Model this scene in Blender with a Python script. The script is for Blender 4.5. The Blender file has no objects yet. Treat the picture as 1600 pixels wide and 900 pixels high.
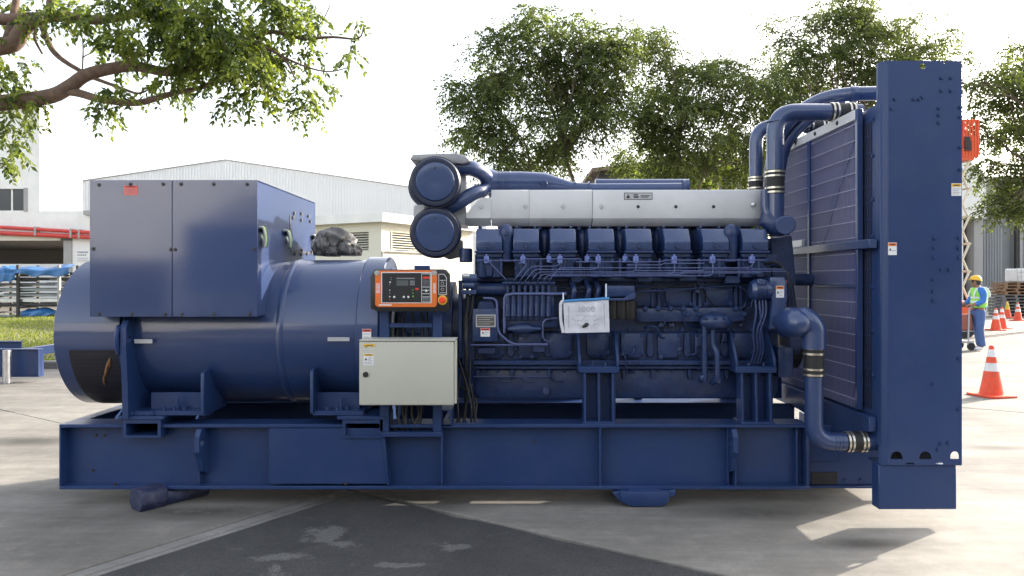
import bpy, bmesh, math, random
import numpy as np
from mathutils import Vector, Matrix

random.seed(7)
RNG = np.random.default_rng(7)
SC = bpy.context.scene
COL = SC.collection
R = math.radians
# ------------------------------------------------------------------ camera, light, exposure
CY, CZ, F = -5.4, 1.65, 1155.0
cam = bpy.data.cameras.new('camera')
cam.lens = 36 * F / 1600
cam.sensor_width = 36
cam.shift_y = -13 / 1600
cam.clip_start, cam.clip_end = 0.05, 3000
camo = bpy.data.objects.new('camera', cam)
camo.location = (0, CY, CZ)
camo.rotation_euler = (R(90), 0, 0)
COL.objects.link(camo)
SC.camera = camo

EL = 21.5
AZ = Vector((0.823, 0.568, 0)).normalized()
SUN = Vector((AZ.x * math.cos(R(EL)), AZ.y * math.cos(R(EL)), math.sin(R(EL))))
w = bpy.data.worlds.new('World')
SC.world = w
w.use_nodes = True
nt = w.node_tree
sky = nt.nodes.new('ShaderNodeTexSky')
sky.sky_type = 'NISHITA'
sky.sun_disc = False
sky.sun_elevation = R(EL)
sky.sun_rotation = math.atan2(AZ.x, AZ.y)
sky.air_density, sky.dust_density, sky.ozone_density = 1.0, 4.0, 1.0
hs = nt.nodes.new('ShaderNodeHueSaturation')
hs.inputs['Saturation'].default_value = 0.45
nt.links.new(sky.outputs[0], hs.inputs['Color'])
bg = nt.nodes['Background']
hz = nt.nodes.new('ShaderNodeMix')          # thin bright overcast: an even white veil over the blue sky
hz.data_type, hz.blend_type = 'RGBA', 'ADD'
hz.inputs['Factor'].default_value = 1.0
hz.inputs['B'].default_value = (0.5, 0.52, 0.55, 1)
nt.links.new(hs.outputs[0], hz.inputs['A'])
nt.links.new(hz.outputs['Result'], bg.inputs[0])
bg.inputs[1].default_value = 0.10
sl = bpy.data.lights.new('sun', 'SUN')
sl.energy, sl.angle, sl.color = 2.1, R(0.5), (1.0, 0.90, 0.76)
so = bpy.data.objects.new('sun', sl)
so.rotation_euler = SUN.to_track_quat('Z', 'Y').to_euler()
so.location = (20, 15, 12)
COL.objects.link(so)
SC.view_settings.view_transform = 'Standard'
SC.view_settings.look = 'None'
SC.view_settings.exposure = 2.4
SC.view_settings.gamma = 1
SC.render.engine = 'CYCLES'
SC.cycles.use_denoising = True
SC.cycles.max_bounces = 8
SC.cycles.transparent_max_bounces = 8


# ------------------------------------------------------------------ helpers
def PX(px, Y): return (px - 800) * (Y - CY) / F
def PZ(py, Y): return CZ - (py - 437) * (Y - CY) / F
def P(px, py, Y): return Vector((PX(px, Y), Y, PZ(py, Y)))
def GP(px, py):
    d = CZ * F / (py - 437)
    return Vector(((px - 800) * d / F, d + CY, 0))


class MB:
    def __init__(s):
        s.v, s.f, s.m, s.cur = [], [], [], 0
        s.M = None

    def mat(s, i):
        s.cur = i
        return s

    def add(s, vs, fs):
        b = len(s.v)
        if s.M is not None:
            vs = [s.M @ Vector(v) for v in vs]
        s.v += [tuple(v) for v in vs]
        for f in fs:
            s.f.append(tuple(b + i for i in f))
            s.m.append(s.cur)
        return s

    def box(s, x0, x1, y0, y1, z0, z1):
        return s.add([(x0, y0, z0), (x1, y0, z0), (x1, y1, z0), (x0, y1, z0), (x0, y0, z1), (x1, y0, z1), (x1, y1, z1), (x0, y1, z1)],
                     [(0, 3, 2, 1), (4, 5, 6, 7), (0, 1, 5, 4), (1, 2, 6, 5), (2, 3, 7, 6), (3, 0, 4, 7)])

    def pbox(s, px0, py0, px1, py1, Y0, Y1):
        return s.box(PX(px0, Y0), PX(px1, Y0), Y0, Y1, PZ(py1, Y0), PZ(py0, Y0))

    def _prism(s, poly, a, b, mk):
        n = len(poly)
        vs = [mk(p, a) for p in poly] + [mk(p, b) for p in poly]
        fs = [tuple(range(n)), tuple(range(2 * n - 1, n - 1, -1))]
        fs += [(i, i + n, (i + 1) % n + n, (i + 1) % n) for i in range(n)]
        return s.add(vs, fs)

    def prism(s, poly, y0, y1): return s._prism(poly, y0, y1, lambda p, t: (p[0], t, p[1]))
    def prism_x(s, poly, x0, x1): return s._prism(poly, x0, x1, lambda p, t: (t, p[0], p[1]))
    def prism_z(s, poly, z0, z1): return s._prism(poly, z0, z1, lambda p, t: (p[0], p[1], t))
    def pprism(s, poly, Y0, Y1): return s.prism([(PX(a, Y0), PZ(b, Y0)) for a, b in poly], Y0, Y1)

    def cyl(s, p0, p1, r0, r1=None, n=16, caps=True):
        return s.tube([p0, p1], [r0, r0 if r1 is None else r1], n, caps)

    def tube(s, pts, r, n=10, caps=True):
        pts = [Vector(p) for p in pts]
        k = len(pts)
        rs = r if isinstance(r, (list, tuple)) else [r] * k
        tg = []
        for i in range(k):
            a, b = pts[max(0, i - 1)], pts[min(k - 1, i + 1)]
            t = b - a
            tg.append(t.normalized() if t.length > 1e-9 else Vector((0, 0, 1)))
        up = Vector((0, 0, 1)) if abs(tg[0].z) < 0.9 else Vector((1, 0, 0))
        u = tg[0].cross(up).normalized()
        vs, fs = [], []
        for i in range(k):
            u = (u - tg[i] * u.dot(tg[i]))
            u = u.normalized() if u.length > 1e-6 else tg[i].orthogonal().normalized()
            q = tg[i].cross(u)
            for j in range(n):
                a = 2 * math.pi * j / n
                vs.append(pts[i] + (u * math.cos(a) + q * math.sin(a)) * rs[i])
        for i in range(k - 1):
            for j in range(n):
                fs.append((i * n + j, i * n + (j + 1) % n, (i + 1) * n + (j + 1) % n, (i + 1) * n + j))
        if caps:
            fs.append(tuple(range(n - 1, -1, -1)))
            fs.append(tuple((k - 1) * n + j for j in range(n)))
        return s.add(vs, fs)

    def lathe(s, prof, o, axis='x', n=48):
        """prof: (t, r) along the axis; o: the two fixed coordinates as a full point."""
        vs, fs = [], []
        k = len(prof)
        for t, r in prof:
            for j in range(n):
                a = 2 * math.pi * j / n
                c, d = r * math.cos(a), r * math.sin(a)
                if axis == 'x': vs.append((t, o[1] + c, o[2] + d))
                elif axis == 'y': vs.append((o[0] + c, t, o[2] + d))
                else: vs.append((o[0] + c, o[1] + d, t))
        for i in range(k - 1):
            for j in range(n):
                fs.append((i * n + j, i * n + (j + 1) % n, (i + 1) * n + (j + 1) % n, (i + 1) * n + j))
        fs.append(tuple(range(n - 1, -1, -1)))
        fs.append(tuple((k - 1) * n + j for j in range(n)))
        return s.add(vs, fs)

    def mesh(s, name, mats, bevel=0, smooth=40, origin=(0, 0, 0), seg=1):
        me = bpy.data.meshes.new(name)
        o = Vector(origin)
        bm = bmesh.new()
        vv = [bm.verts.new(Vector(v) - o) for v in s.v]
        for f, m in zip(s.f, s.m):
            try:
                fc = bm.faces.new([vv[i] for i in f])
                fc.material_index = m
            except ValueError:
                pass
        bmesh.ops.recalc_face_normals(bm, faces=bm.faces)
        if bevel:
            es = [e for e in bm.edges if len(e.link_faces) == 2 and e.calc_face_angle(0) > R(30)]
            bmesh.ops.bevel(bm, geom=es, offset=bevel, segments=seg, affect='EDGES', profile=0.5, clamp_overlap=True)
        bm.to_mesh(me)
        bm.free()
        for m in (mats if isinstance(mats, (list, tuple)) else [mats]):
            me.materials.append(m)
        if smooth:
            me.shade_smooth()
            me.set_sharp_from_angle(angle=R(smooth))
        return me

    def build(s, name, mats, parent=None, bevel=0, smooth=40, label=None, kind=None, seg=1):
        og = wloc(parent) if parent else Vector((0, 0, 0))
        me = s.mesh(name, mats, bevel, smooth, og, seg)
        return link(name, me, parent, label=label, kind=kind)


def wloc(o):
    v = Vector((0, 0, 0))
    while o is not None:
        v += o.location
        o = o.parent
    return v


def link(name, me, parent=None, loc=None, label=None, kind=None, rot=None):
    o = bpy.data.objects.new(name, me)
    COL.objects.link(o)
    if parent is not None:
        o.parent = parent
    if loc is not None:
        o.location = Vector(loc) - (wloc(parent) if parent else Vector((0, 0, 0)))
    if rot is not None:
        o.rotation_euler = rot
    if label: o['label'] = label
    if kind: o['kind'] = kind
    return o


def thing(name, loc, label, cat, group=None):
    o = bpy.data.objects.new(name, None)
    o.empty_display_size = 0.2
    COL.objects.link(o)
    o.location = loc
    return tag(o, label, cat, group)


def tag(o, label, cat, group=None, kind=None):
    o['label'], o['category'] = label, cat
    if group: o['group'] = group
    if kind: o['kind'] = kind
    return o


def copy_tree(o, loc, label, group=None):
    def rec(a, par):
        c = a.copy()
        COL.objects.link(c)
        if par is not None:
            c.parent = par
        for ch in a.children:
            rec(ch, c)
        return c
    c = rec(o, None)
    c.location = loc
    c['label'] = label
    if group: c['group'] = group
    return c


def fillet(pts, rad, n=6):
    pts = [Vector(p) for p in pts]
    out = [pts[0]]
    for i in range(1, len(pts) - 1):
        a, b, c = pts[i - 1], pts[i], pts[i + 1]
        u, v = (a - b), (c - b)
        r = min(rad, u.length * 0.49, v.length * 0.49)
        p0, p1 = b + u.normalized() * r, b + v.normalized() * r
        for k in range(n + 1):
            t = k / n
            out.append(p0.lerp(b, t).lerp(b.lerp(p1, t), t))
    out.append(pts[-1])
    return out


def circ(cx, cz, r, n=16, a0=0, a1=360):
    m = n if abs(a1 - a0) >= 360 else n + 1
    return [(cx + r * math.cos(R(a0 + (a1 - a0) * i / n)), cz + r * math.sin(R(a0 + (a1 - a0) * i / n))) for i in range(m)]


def holed(name, outline, holes, a, b, mats, parent, plane='xz', bevel=0, label=None):
    """A plate with true holes: outline and holes in 2D, thickness a..b on the third axis."""
    og = wloc(parent) if parent else Vector((0, 0, 0))
    mk = (lambda p, t: Vector((p[0], t, p[1]))) if plane == 'xz' else (lambda p, t: Vector((t, p[0], p[1])))
    bm = bmesh.new()
    rings = []
    for lp in [outline] + holes:
        rings.append([[bm.verts.new(mk(p, t) - og) for p in lp] for t in (a, b)])
    for side in (0, 1):
        es = []
        for rg in rings:
            q = rg[side]
            es += [bm.edges.new((q[i], q[(i + 1) % len(q)])) for i in range(len(q))]
        bmesh.ops.triangle_fill(bm, use_beauty=True, edges=es)
    for rg in rings:
        n = len(rg[0])
        for i in range(n):
            bm.faces.new((rg[0][i], rg[0][(i + 1) % n], rg[1][(i + 1) % n], rg[1][i]))
    bmesh.ops.recalc_face_normals(bm, faces=bm.faces)
    me = bpy.data.meshes.new(name)
    bm.to_mesh(me)
    bm.free()
    for m in (mats if isinstance(mats, (list, tuple)) else [mats]):
        me.materials.append(m)
    return link(name, me, parent, label=label)


# ------------------------------------------------------------------ materials
def newmat(name):
    m = bpy.data.materials.new(name)
    m.use_nodes = True
    t = m.node_tree
    return m, t, t.nodes['Principled BSDF']


def N(t, kind, **kw):
    n = t.nodes.new(kind)
    for k, v in kw.items():
        if k in n.inputs: n.inputs[k].default_value = v
        else: setattr(n, k, v)
    return n


def coords(t):
    return N(t, 'ShaderNodeTexCoord').outputs['Object']


def paint(name, col, rough=0.4, metal=0.0, var=0.12, scale=3.0, bump=0.0, bscale=60.0, dust=0.0, coat=0.0, spec=0.5, crough=0.15, dcol=(0.3, 0.27, 0.23)):
    m, t, b = newmat(name)
    c = coords(t)
    nz = N(t, 'ShaderNodeTexNoise', Scale=scale, Detail=5.0, Roughness=0.6)
    t.links.new(c, nz.inputs['Vector'])
    rp = N(t, 'ShaderNodeMapRange')
    rp.inputs['To Min'].default_value = 1 - var
    rp.inputs['To Max'].default_value = 1 + var
    rp.inputs['From Min'].default_value, rp.inputs['From Max'].default_value = 0.3, 0.7
    t.links.new(nz.outputs['Fac'], rp.inputs['Value'])
    mx = N(t, 'ShaderNodeVectorMath', operation='SCALE')
    mx.inputs[0].default_value = col
    t.links.new(rp.outputs[0], mx.inputs['Scale'])
    out = mx.outputs[0]
    if dust:
        n2 = N(t, 'ShaderNodeTexNoise', Scale=scale * 2.3, Detail=8.0, Roughness=0.7)
        t.links.new(c, n2.inputs['Vector'])
        r2 = N(t, 'ShaderNodeMapRange')
        r2.inputs['From Min'].default_value, r2.inputs['From Max'].default_value = 0.45, 0.8
        r2.inputs['To Max'].default_value = dust
        t.links.new(n2.outputs['Fac'], r2.inputs['Value'])
        mm = N(t, 'ShaderNodeMix', data_type='RGBA')
        t.links.new(r2.outputs[0], mm.inputs['Factor'])
        t.links.new(out, mm.inputs['A'])
        mm.inputs['B'].default_value = (*dcol, 1)
        out = mm.outputs['Result']
    t.links.new(out, b.inputs['Base Color'])
    rr = N(t, 'ShaderNodeMapRange')
    rr.inputs['To Min'].default_value, rr.inputs['To Max'].default_value = max(0.02, rough - 0.07), rough + 0.09
    t.links.new(nz.outputs['Fac'], rr.inputs['Value'])
    t.links.new(rr.outputs[0], b.inputs['Roughness'])
    b.inputs['Metallic'].default_value = metal
    b.inputs['Specular IOR Level'].default_value = spec
    b.inputs['Coat Weight'].default_value = coat
    b.inputs['Coat Roughness'].default_value = crough
    b.inputs['Coat IOR'].default_value = 1.65 if coat >= 1 else 1.5
    if bump:
        n3 = N(t, 'ShaderNodeTexNoise', Scale=bscale, Detail=4.0)
        t.links.new(c, n3.inputs['Vector'])
        bp = N(t, 'ShaderNodeBump', Strength=bump, Distance=0.01)
        t.links.new(n3.outputs['Fac'], bp.inputs['Height'])
        t.links.new(bp.outputs[0], b.inputs['Normal'])
    return m


BLUE = paint('blue_paint', (0.0175, 0.042, 0.130), 0.36, var=0.08, scale=1.6, bump=0.09, bscale=2.2, dust=0.05, spec=0.38)
BLUEG = paint('gloss_blue_paint', (0.017, 0.041, 0.130), 0.40, var=0.06, scale=1.5, bump=0.015, bscale=12, dust=0.03, coat=0.8, crough=0.10)
BLUEP = paint('polished_blue_paint', (0.018, 0.043, 0.136), 0.42, var=0.05, scale=1.5, bump=0.012, bscale=5, coat=1.0, spec=0.3, crough=0.075)
BLUEE = paint('engine_blue_paint', (0.0135, 0.033, 0.105), 0.33, var=0.25, scale=7.0, bump=0.2, bscale=45, dust=0.10)
STEEL = paint('steel', (0.55, 0.56, 0.58), 0.32, metal=0.9, var=0.1, scale=8)
SHIELD = paint('shield_metal', (0.60, 0.60, 0.61), 0.5, metal=0.1, var=0.07, scale=2.5, bump=0.05, bscale=8, dust=0.1)
BLACK = paint('black_plastic', (0.016, 0.016, 0.018), 0.45, var=0.2)
RUBBER = paint('rubber', (0.014, 0.014, 0.015), 0.6, var=0.3, scale=20)
GRIDSHADE = paint('grille_and_shade', (0.02, 0.018, 0.02), 0.6, var=0.3, scale=14)  # dark grille and slots; also stands for shade in tubes and notches
ORANGE = paint('orange_paint', (0.75, 0.17, 0.03), 0.4, var=0.06)
CABINET = paint('cabinet_grey', (0.50, 0.49, 0.42), 0.42, var=0.04, scale=1.5, bump=0.04, bscale=80)
WHITE = paint('white_print', (0.75, 0.75, 0.75), 0.5, var=0.04)
SILVER = paint('silver_print', (0.45, 0.45, 0.46), 0.4, var=0.1)
REDP = paint('red_print', (0.65, 0.05, 0.03), 0.45, var=0.05)
YELLOWP = paint('yellow_print', (0.75, 0.45, 0.04), 0.45, var=0.05)
INK = paint('ink', (0.03, 0.03, 0.035), 0.5, var=0.05)
GREYINK = paint('grey_ink', (0.22, 0.22, 0.25), 0.5, var=0.1)
LCD = paint('lcd_glass', (0.12, 0.13, 0.13), 0.15, var=0.05)
GREENW = paint('green_wire', (0.18, 0.5, 0.06), 0.5, var=0.15)
COPPER = paint('copper_winding', (0.24, 0.12, 0.045), 0.5, var=0.3, scale=30)
GUARDP = paint('guard_core', (0.085, 0.09, 0.18), 0.5, var=0.15, scale=3)

# foliage
def leafmat(name, dark, light, trans=0.5):
    m, t, b = newmat(name)
    at = N(t, 'ShaderNodeAttribute', attribute_name='tone')
    mx = N(t, 'ShaderNodeMix', data_type='RGBA')
    mx.inputs['A'].default_value, mx.inputs['B'].default_value = (*dark, 1), (*light, 1)
    t.links.new(at.outputs['Fac'], mx.inputs['Factor'])
    t.links.new(mx.outputs['Result'], b.inputs['Base Color'])
    b.inputs['Roughness'].default_value = 0.5
    b.inputs['Specular IOR Level'].default_value = 0.35
    tr = N(t, 'ShaderNodeBsdfTranslucent')
    sc = N(t, 'ShaderNodeVectorMath', operation='MULTIPLY')
    sc.inputs[1].default_value = (1.6, 1.65, 0.8)
    t.links.new(mx.outputs['Result'], sc.inputs[0])
    t.links.new(sc.outputs[0], tr.inputs['Color'])
    ms = N(t, 'ShaderNodeMixShader')
    ms.inputs[0].default_value = trans
    t.links.new(b.outputs[0], ms.inputs[1])
    t.links.new(tr.outputs[0], ms.inputs[2])
    t.links.new(ms.outputs[0], t.nodes['Material Output'].inputs['Surface'])
    return m


LEAF = leafmat('leaf', (0.045, 0.062, 0.024), (0.155, 0.185, 0.07), 0.5)
LEAFB = leafmat('bright_leaf', (0.035, 0.056, 0.018), (0.22, 0.26, 0.055), 0.5)
GRASSM = leafmat('grass_blade', (0.09, 0.12, 0.02), (0.24, 0.27, 0.06), 0.4)
BARK = paint('bark', (0.13, 0.085, 0.06), 0.85, var=0.35, scale=12, bump=0.6, bscale=30)
BARKG = paint('grey_bark', (0.16, 0.13, 0.10), 0.85, var=0.35, scale=8, bump=0.5, bscale=20)


def concrete(name, col, var=0.22, warm=(0.40, 0.36, 0.30)):
    m, t, b = newmat(name)
    g = N(t, 'ShaderNodeNewGeometry')
    c = g.outputs['Position']
    n1 = N(t, 'ShaderNodeTexNoise', Scale=0.5, Detail=8.0, Roughness=0.65)
    n2 = N(t, 'ShaderNodeTexNoise', Scale=5.0, Detail=9.0, Roughness=0.75)
    n3 = N(t, 'ShaderNodeTexNoise', Scale=90.0, Detail=4.0)
    mp = N(t, 'ShaderNodeMapping')
    mp.inputs['Rotation'].default_value = (0, 0, R(-18))
    mp.inputs['Scale'].default_value = (0.35, 2.6, 1)
    t.links.new(c, mp.inputs[0])
    n4 = N(t, 'ShaderNodeTexNoise', Scale=1.2, Detail=7.0, Roughness=0.7)
    t.links.new(mp.outputs[0], n4.inputs['Vector'])
    for n in (n1, n2, n3): t.links.new(c, n.inputs['Vector'])
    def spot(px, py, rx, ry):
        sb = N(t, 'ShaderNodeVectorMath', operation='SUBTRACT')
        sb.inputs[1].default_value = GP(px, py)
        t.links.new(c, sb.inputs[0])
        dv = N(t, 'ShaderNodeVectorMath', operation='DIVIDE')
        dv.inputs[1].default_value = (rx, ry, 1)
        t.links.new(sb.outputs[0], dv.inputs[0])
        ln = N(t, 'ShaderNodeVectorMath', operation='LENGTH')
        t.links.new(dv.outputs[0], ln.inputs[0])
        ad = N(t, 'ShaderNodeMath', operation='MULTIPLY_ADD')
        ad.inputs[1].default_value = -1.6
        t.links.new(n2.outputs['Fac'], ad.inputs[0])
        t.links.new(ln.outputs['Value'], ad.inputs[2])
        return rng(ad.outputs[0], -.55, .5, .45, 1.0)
    def rng(src, a, b_, lo, hi):
        q = N(t, 'ShaderNodeMapRange')
        q.inputs['From Min'].default_value, q.inputs['From Max'].default_value = a, b_
        q.inputs['To Min'].default_value, q.inputs['To Max'].default_value = lo, hi
        t.links.new(src, q.inputs['Value'])
        return q.outputs[0]
    a = rng(n1.outputs['Fac'], 0.3, 0.7, 1 - var, 1 + var)
    d = rng(n2.outputs['Fac'], 0.3, 0.75, 0.86, 1.12)
    e = rng(n4.outputs['Fac'], 0.35, 0.7, 0.74, 1.16)
    f = rng(n3.outputs['Fac'], 0.3, 0.7, 0.9, 1.08)
    def mul(x, y):
        q = N(t, 'ShaderNodeMath', operation='MULTIPLY')
        t.links.new(x, q.inputs[0]); t.links.new(y, q.inputs[1])
        return q.outputs[0]
    k = mul(mul(a, d), mul(e, f))
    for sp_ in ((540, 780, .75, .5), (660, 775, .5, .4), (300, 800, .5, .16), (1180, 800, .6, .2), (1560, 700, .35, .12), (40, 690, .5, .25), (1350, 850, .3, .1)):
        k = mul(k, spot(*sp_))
    v = N(t, 'ShaderNodeVectorMath', operation='SCALE')
    v.inputs[0].default_value = col
    t.links.new(k, v.inputs['Scale'])
    mm = N(t, 'ShaderNodeMix', data_type='RGBA')
    t.links.new(rng(n2.outputs['Fac'], 0.55, 0.8, 0, 0.5), mm.inputs['Factor'])
    t.links.new(v.outputs[0], mm.inputs['A'])
    mm.inputs['B'].default_value = (*warm, 1)
    t.links.new(mm.outputs['Result'], b.inputs['Base Color'])
    b.inputs['Roughness'].default_value = 0.85
    b.inputs['Specular IOR Level'].default_value = 0.25
    bp = N(t, 'ShaderNodeBump', Strength=0.35, Distance=0.004)
    t.links.new(n3.outputs['Fac'], bp.inputs['Height'])
    t.links.new(bp.outputs[0], b.inputs['Normal'])
    return m


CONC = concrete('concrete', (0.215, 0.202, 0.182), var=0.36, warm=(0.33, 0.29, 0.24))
GUTTER = concrete('gutter_concrete', (0.24, 0.23, 0.22))


def asphalt():
    m, t, b = newmat('asphalt')
    c = N(t, 'ShaderNodeNewGeometry').outputs['Position']
    n1 = N(t, 'ShaderNodeTexNoise', Scale=1.1, Detail=9.0, Roughness=0.72)
    n2 = N(t, 'ShaderNodeTexNoise', Scale=150.0, Detail=3.0)
    n3 = N(t, 'ShaderNodeTexNoise', Scale=1.7, Detail=6.0, Roughness=0.6, Distortion=1.2)
    vo = N(t, 'ShaderNodeTexVoronoi', Scale=95.0)
    for n in (n1, n2, n3, vo): t.links.new(c, n.inputs['Vector'])
    cr = N(t, 'ShaderNodeValToRGB')
    el = cr.color_ramp.elements
    el[0].position, el[0].color = 0.3, (0.035, 0.035, 0.037, 1)
    el[1].position, el[1].color = 0.75, (0.085, 0.083, 0.083, 1)
    t.links.new(n1.outputs['Fac'], cr.inputs[0])
    pr = N(t, 'ShaderNodeValToRGB')
    pr.color_ramp.elements[0].position = 0.63
    pr.color_ramp.elements[1].position = 0.70
    t.links.new(n3.outputs['Fac'], pr.inputs[0])
    # worn, lighter patches at the places where the yard shows them
    n5 = N(t, 'ShaderNodeTexNoise', Scale=9.0, Detail=8.0, Roughness=0.65)
    t.links.new(c, n5.inputs['Vector'])
    acc = None
    for (px, py, rx, ry) in ((508, 832, .20, .26), (535, 847, .13, .09), (712, 852, .16, .10), (440, 868, .26, .08), (620, 880, .3, .06)):
        g0 = GP(px, py)
        sb = N(t, 'ShaderNodeVectorMath', operation='SUBTRACT')
        sb.inputs[1].default_value = g0
        t.links.new(c, sb.inputs[0])
        dv = N(t, 'ShaderNodeVectorMath', operation='DIVIDE')
        dv.inputs[1].default_value = (rx, ry, 1)
        t.links.new(sb.outputs[0], dv.inputs[0])
        ln = N(t, 'ShaderNodeVectorMath', operation='LENGTH')
        t.links.new(dv.outputs[0], ln.inputs[0])
        ad = N(t, 'ShaderNodeMath', operation='MULTIPLY_ADD')
        ad.inputs[1].default_value = -2.6
        t.links.new(n5.outputs['Fac'], ad.inputs[0])
        t.links.new(ln.outputs['Value'], ad.inputs[2])
        mr = N(t, 'ShaderNodeMapRange')
        mr.inputs['From Min'].default_value, mr.inputs['From Max'].default_value = -.55, -.85
        t.links.new(ad.outputs[0], mr.inputs['Value'])
        if acc is None: acc = mr.outputs[0]
        else:
            mxx = N(t, 'ShaderNodeMath', operation='MAXIMUM')
            t.links.new(acc, mxx.inputs[0]); t.links.new(mr.outputs[0], mxx.inputs[1])
            acc = mxx.outputs[0]
    mx2 = N(t, 'ShaderNodeMath', operation='MAXIMUM')
    t.links.new(acc, mx2.inputs[0])
    mm = N(t, 'ShaderNodeMix', data_type='RGBA')
    sc = N(t, 'ShaderNodeMath', operation='MULTIPLY')
    sc.inputs[1].default_value = 0.75
    t.links.new(pr.outputs[0], mx2.inputs[1])
    t.links.new(mx2.outputs[0], sc.inputs[0])
    t.links.new(sc.outputs[0], mm.inputs['Factor'])
    t.links.new(cr.outputs[0], mm.inputs['A'])
    mm.inputs['B'].default_value = (0.16, 0.155, 0.15, 1)
    sp = N(t, 'ShaderNodeMapRange')
    sp.inputs['From Min'].default_value, sp.inputs['From Max'].default_value = 0.0, 0.5
    sp.inputs['To Min'].default_value, sp.inputs['To Max'].default_value = 1.55, 0.7
    t.links.new(vo.outputs['Distance'], sp.inputs['Value'])
    v = N(t, 'ShaderNodeVectorMath', operation='SCALE')
    t.links.new(mm.outputs['Result'], v.inputs[0])
    t.links.new(sp.outputs[0], v.inputs['Scale'])
    t.links.new(v.outputs[0], b.inputs['Base Color'])
    b.inputs['Roughness'].default_value = 0.8
    bp = N(t, 'ShaderNodeBump', Strength=0.7, Distance=0.006)
    t.links.new(vo.outputs['Distance'], bp.inputs['Height'])
    t.links.new(bp.outputs[0], b.inputs['Normal'])
    return m


ASPH = asphalt()
WALLW = paint('white_wall', (0.80, 0.79, 0.76), 0.7, var=0.08, scale=0.5, bump=0.1, bscale=30, dust=0.2)
CLAD = paint('white_cladding', (0.80, 0.80, 0.79), 0.5, var=0.03, scale=0.3)
CREAM = paint('cream_wall', (0.68, 0.65, 0.55), 0.75, var=0.06, scale=0.5)
LOUV = paint('louvre_cream', (0.62, 0.60, 0.52), 0.6, var=0.05)
DARKIN = paint('dark_interior', (0.05, 0.047, 0.045), 0.8, var=0.2)
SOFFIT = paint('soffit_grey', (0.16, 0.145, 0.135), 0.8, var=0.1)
PIPER = paint('red_pipe_paint', (0.55, 0.05, 0.04), 0.4, var=0.1)
GLASSD = paint('dark_window_glass', (0.02, 0.02, 0.025), 0.08, var=0.05, spec=0.6)
GREYCL = paint('grey_cladding', (0.30, 0.31, 0.32), 0.55, var=0.08, scale=0.5)
GREYCOL = paint('grey_column', (0.35, 0.34, 0.33), 0.7, var=0.05)
ROOFB = paint('brown_roof', (0.16, 0.12, 0.09), 0.8, var=0.2)
TIMBER = paint('timber', (0.26, 0.18, 0.11), 0.8, var=0.3, scale=6, bump=0.3, bscale=20)
GALV = paint('galvanised', (0.42, 0.43, 0.43), 0.5, metal=0.3, var=0.2, scale=5)
TARP = paint('blue_tarp', (0.03, 0.13, 0.32), 0.4, var=0.2, scale=3, bump=0.5, bscale=6)
BAG = paint('grey_plastic_sheet', (0.10, 0.095, 0.09), 0.55, var=0.25, scale=5, bump=0.5, bscale=9)
FILM = paint('clear_white_film', (0.66, 0.66, 0.72), 0.18, var=0.08, scale=18, bump=0.5, bscale=22)
KERBM = concrete('kerb', (0.16, 0.155, 0.15))
CONEO = paint('cone_orange', (0.80, 0.075, 0.02), 0.5, var=0.15, scale=8, dust=.3)
CONEW = paint('cone_white', (0.75, 0.75, 0.74), 0.45, var=0.1, scale=9, dust=.3)
SKIN = paint('skin', (0.28, 0.14, 0.085), 0.55, var=0.06)
DENIM = paint('denim', (0.07, 0.13, 0.30), 0.8, var=0.2, scale=9, bump=0.3, bscale=40)
SHIRT = paint('blue_shirt', (0.04, 0.17, 0.52), 0.75, var=0.12, scale=10, bump=0.3, bscale=30)
VEST = paint('lime_vest', (0.32, 0.75, 0.10), 0.6, var=0.08, scale=10)
VESTS = paint('reflective_tape', (0.75, 0.77, 0.72), 0.35, var=0.05)
HELM = paint('yellow_helmet', (0.80, 0.48, 0.03), 0.3, var=0.04)
LIFTO = paint('lift_orange', (0.72, 0.10, 0.025), 0.45, var=0.08)
LIFTB = paint('lift_beige', (0.62, 0.55, 0.42), 0.5, var=0.08)

# ------------------------------------------------------------------ the ground
U, V = Vector((0.825, -0.565, 0)), Vector((0.565, 0.825, 0))
def UV(u, v, z=0): return U * u + V * v + Vector((0, 0, z))

gm = MB()
gm.add([(-900, -900, -0.05), (900, -900, -0.05), (900, 900, -0.05), (-900, 900, -0.05)], [(0, 1, 2, 3)])
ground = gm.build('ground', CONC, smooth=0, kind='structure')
U0, V0 = -1.21, -0.375
am = MB()
q = [UV(U0 + 0.001, V0 - 12, 0), UV(U0 + 24, V0 - 12, 0), UV(U0 + 24, V0 - 0.012, 0), UV(U0 + 0.001, V0 - 0.012, 0)]
rg = random.Random(4)
q2 = [q[0]] + [UV(U0 + 0.001, V0 - 12 + 12 * i / 60.0) + U * rg.uniform(0, .012) for i in range(1, 60)] + [UV(U0 + 0.001 + 24 * i / 120.0, V0 - .012) - V * (rg.random() ** 2 * .05) for i in range(120)] + [q[2], q[1]]
am.prism_z([(p.x, p.y) for p in q2], -0.045, -0.010)
asph = am.build('asphalt_patch', ASPH, smooth=0, kind='structure')
yard = thing('concrete_yard', (0, 0, 0), 'pale concrete yard of large slabs with joints', 'yard')
yard['kind'] = 'structure'
del yard['category']


def slab(u0, u1, v0, v1, g=0.012, mat=CONC, z=0.0):
    b = MB()
    c = [UV(u0 + g / 2, v0 + g / 2), UV(u1 - g / 2, v0 + g / 2), UV(u1 - g / 2, v1 - g / 2), UV(u0 + g / 2, v1 - g / 2)]
    b.prism_z([(p.x, p.y) for p in c], -0.045, z)
    return b.build('concrete_slab', mat, yard, bevel=0.006, smooth=0)


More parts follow.
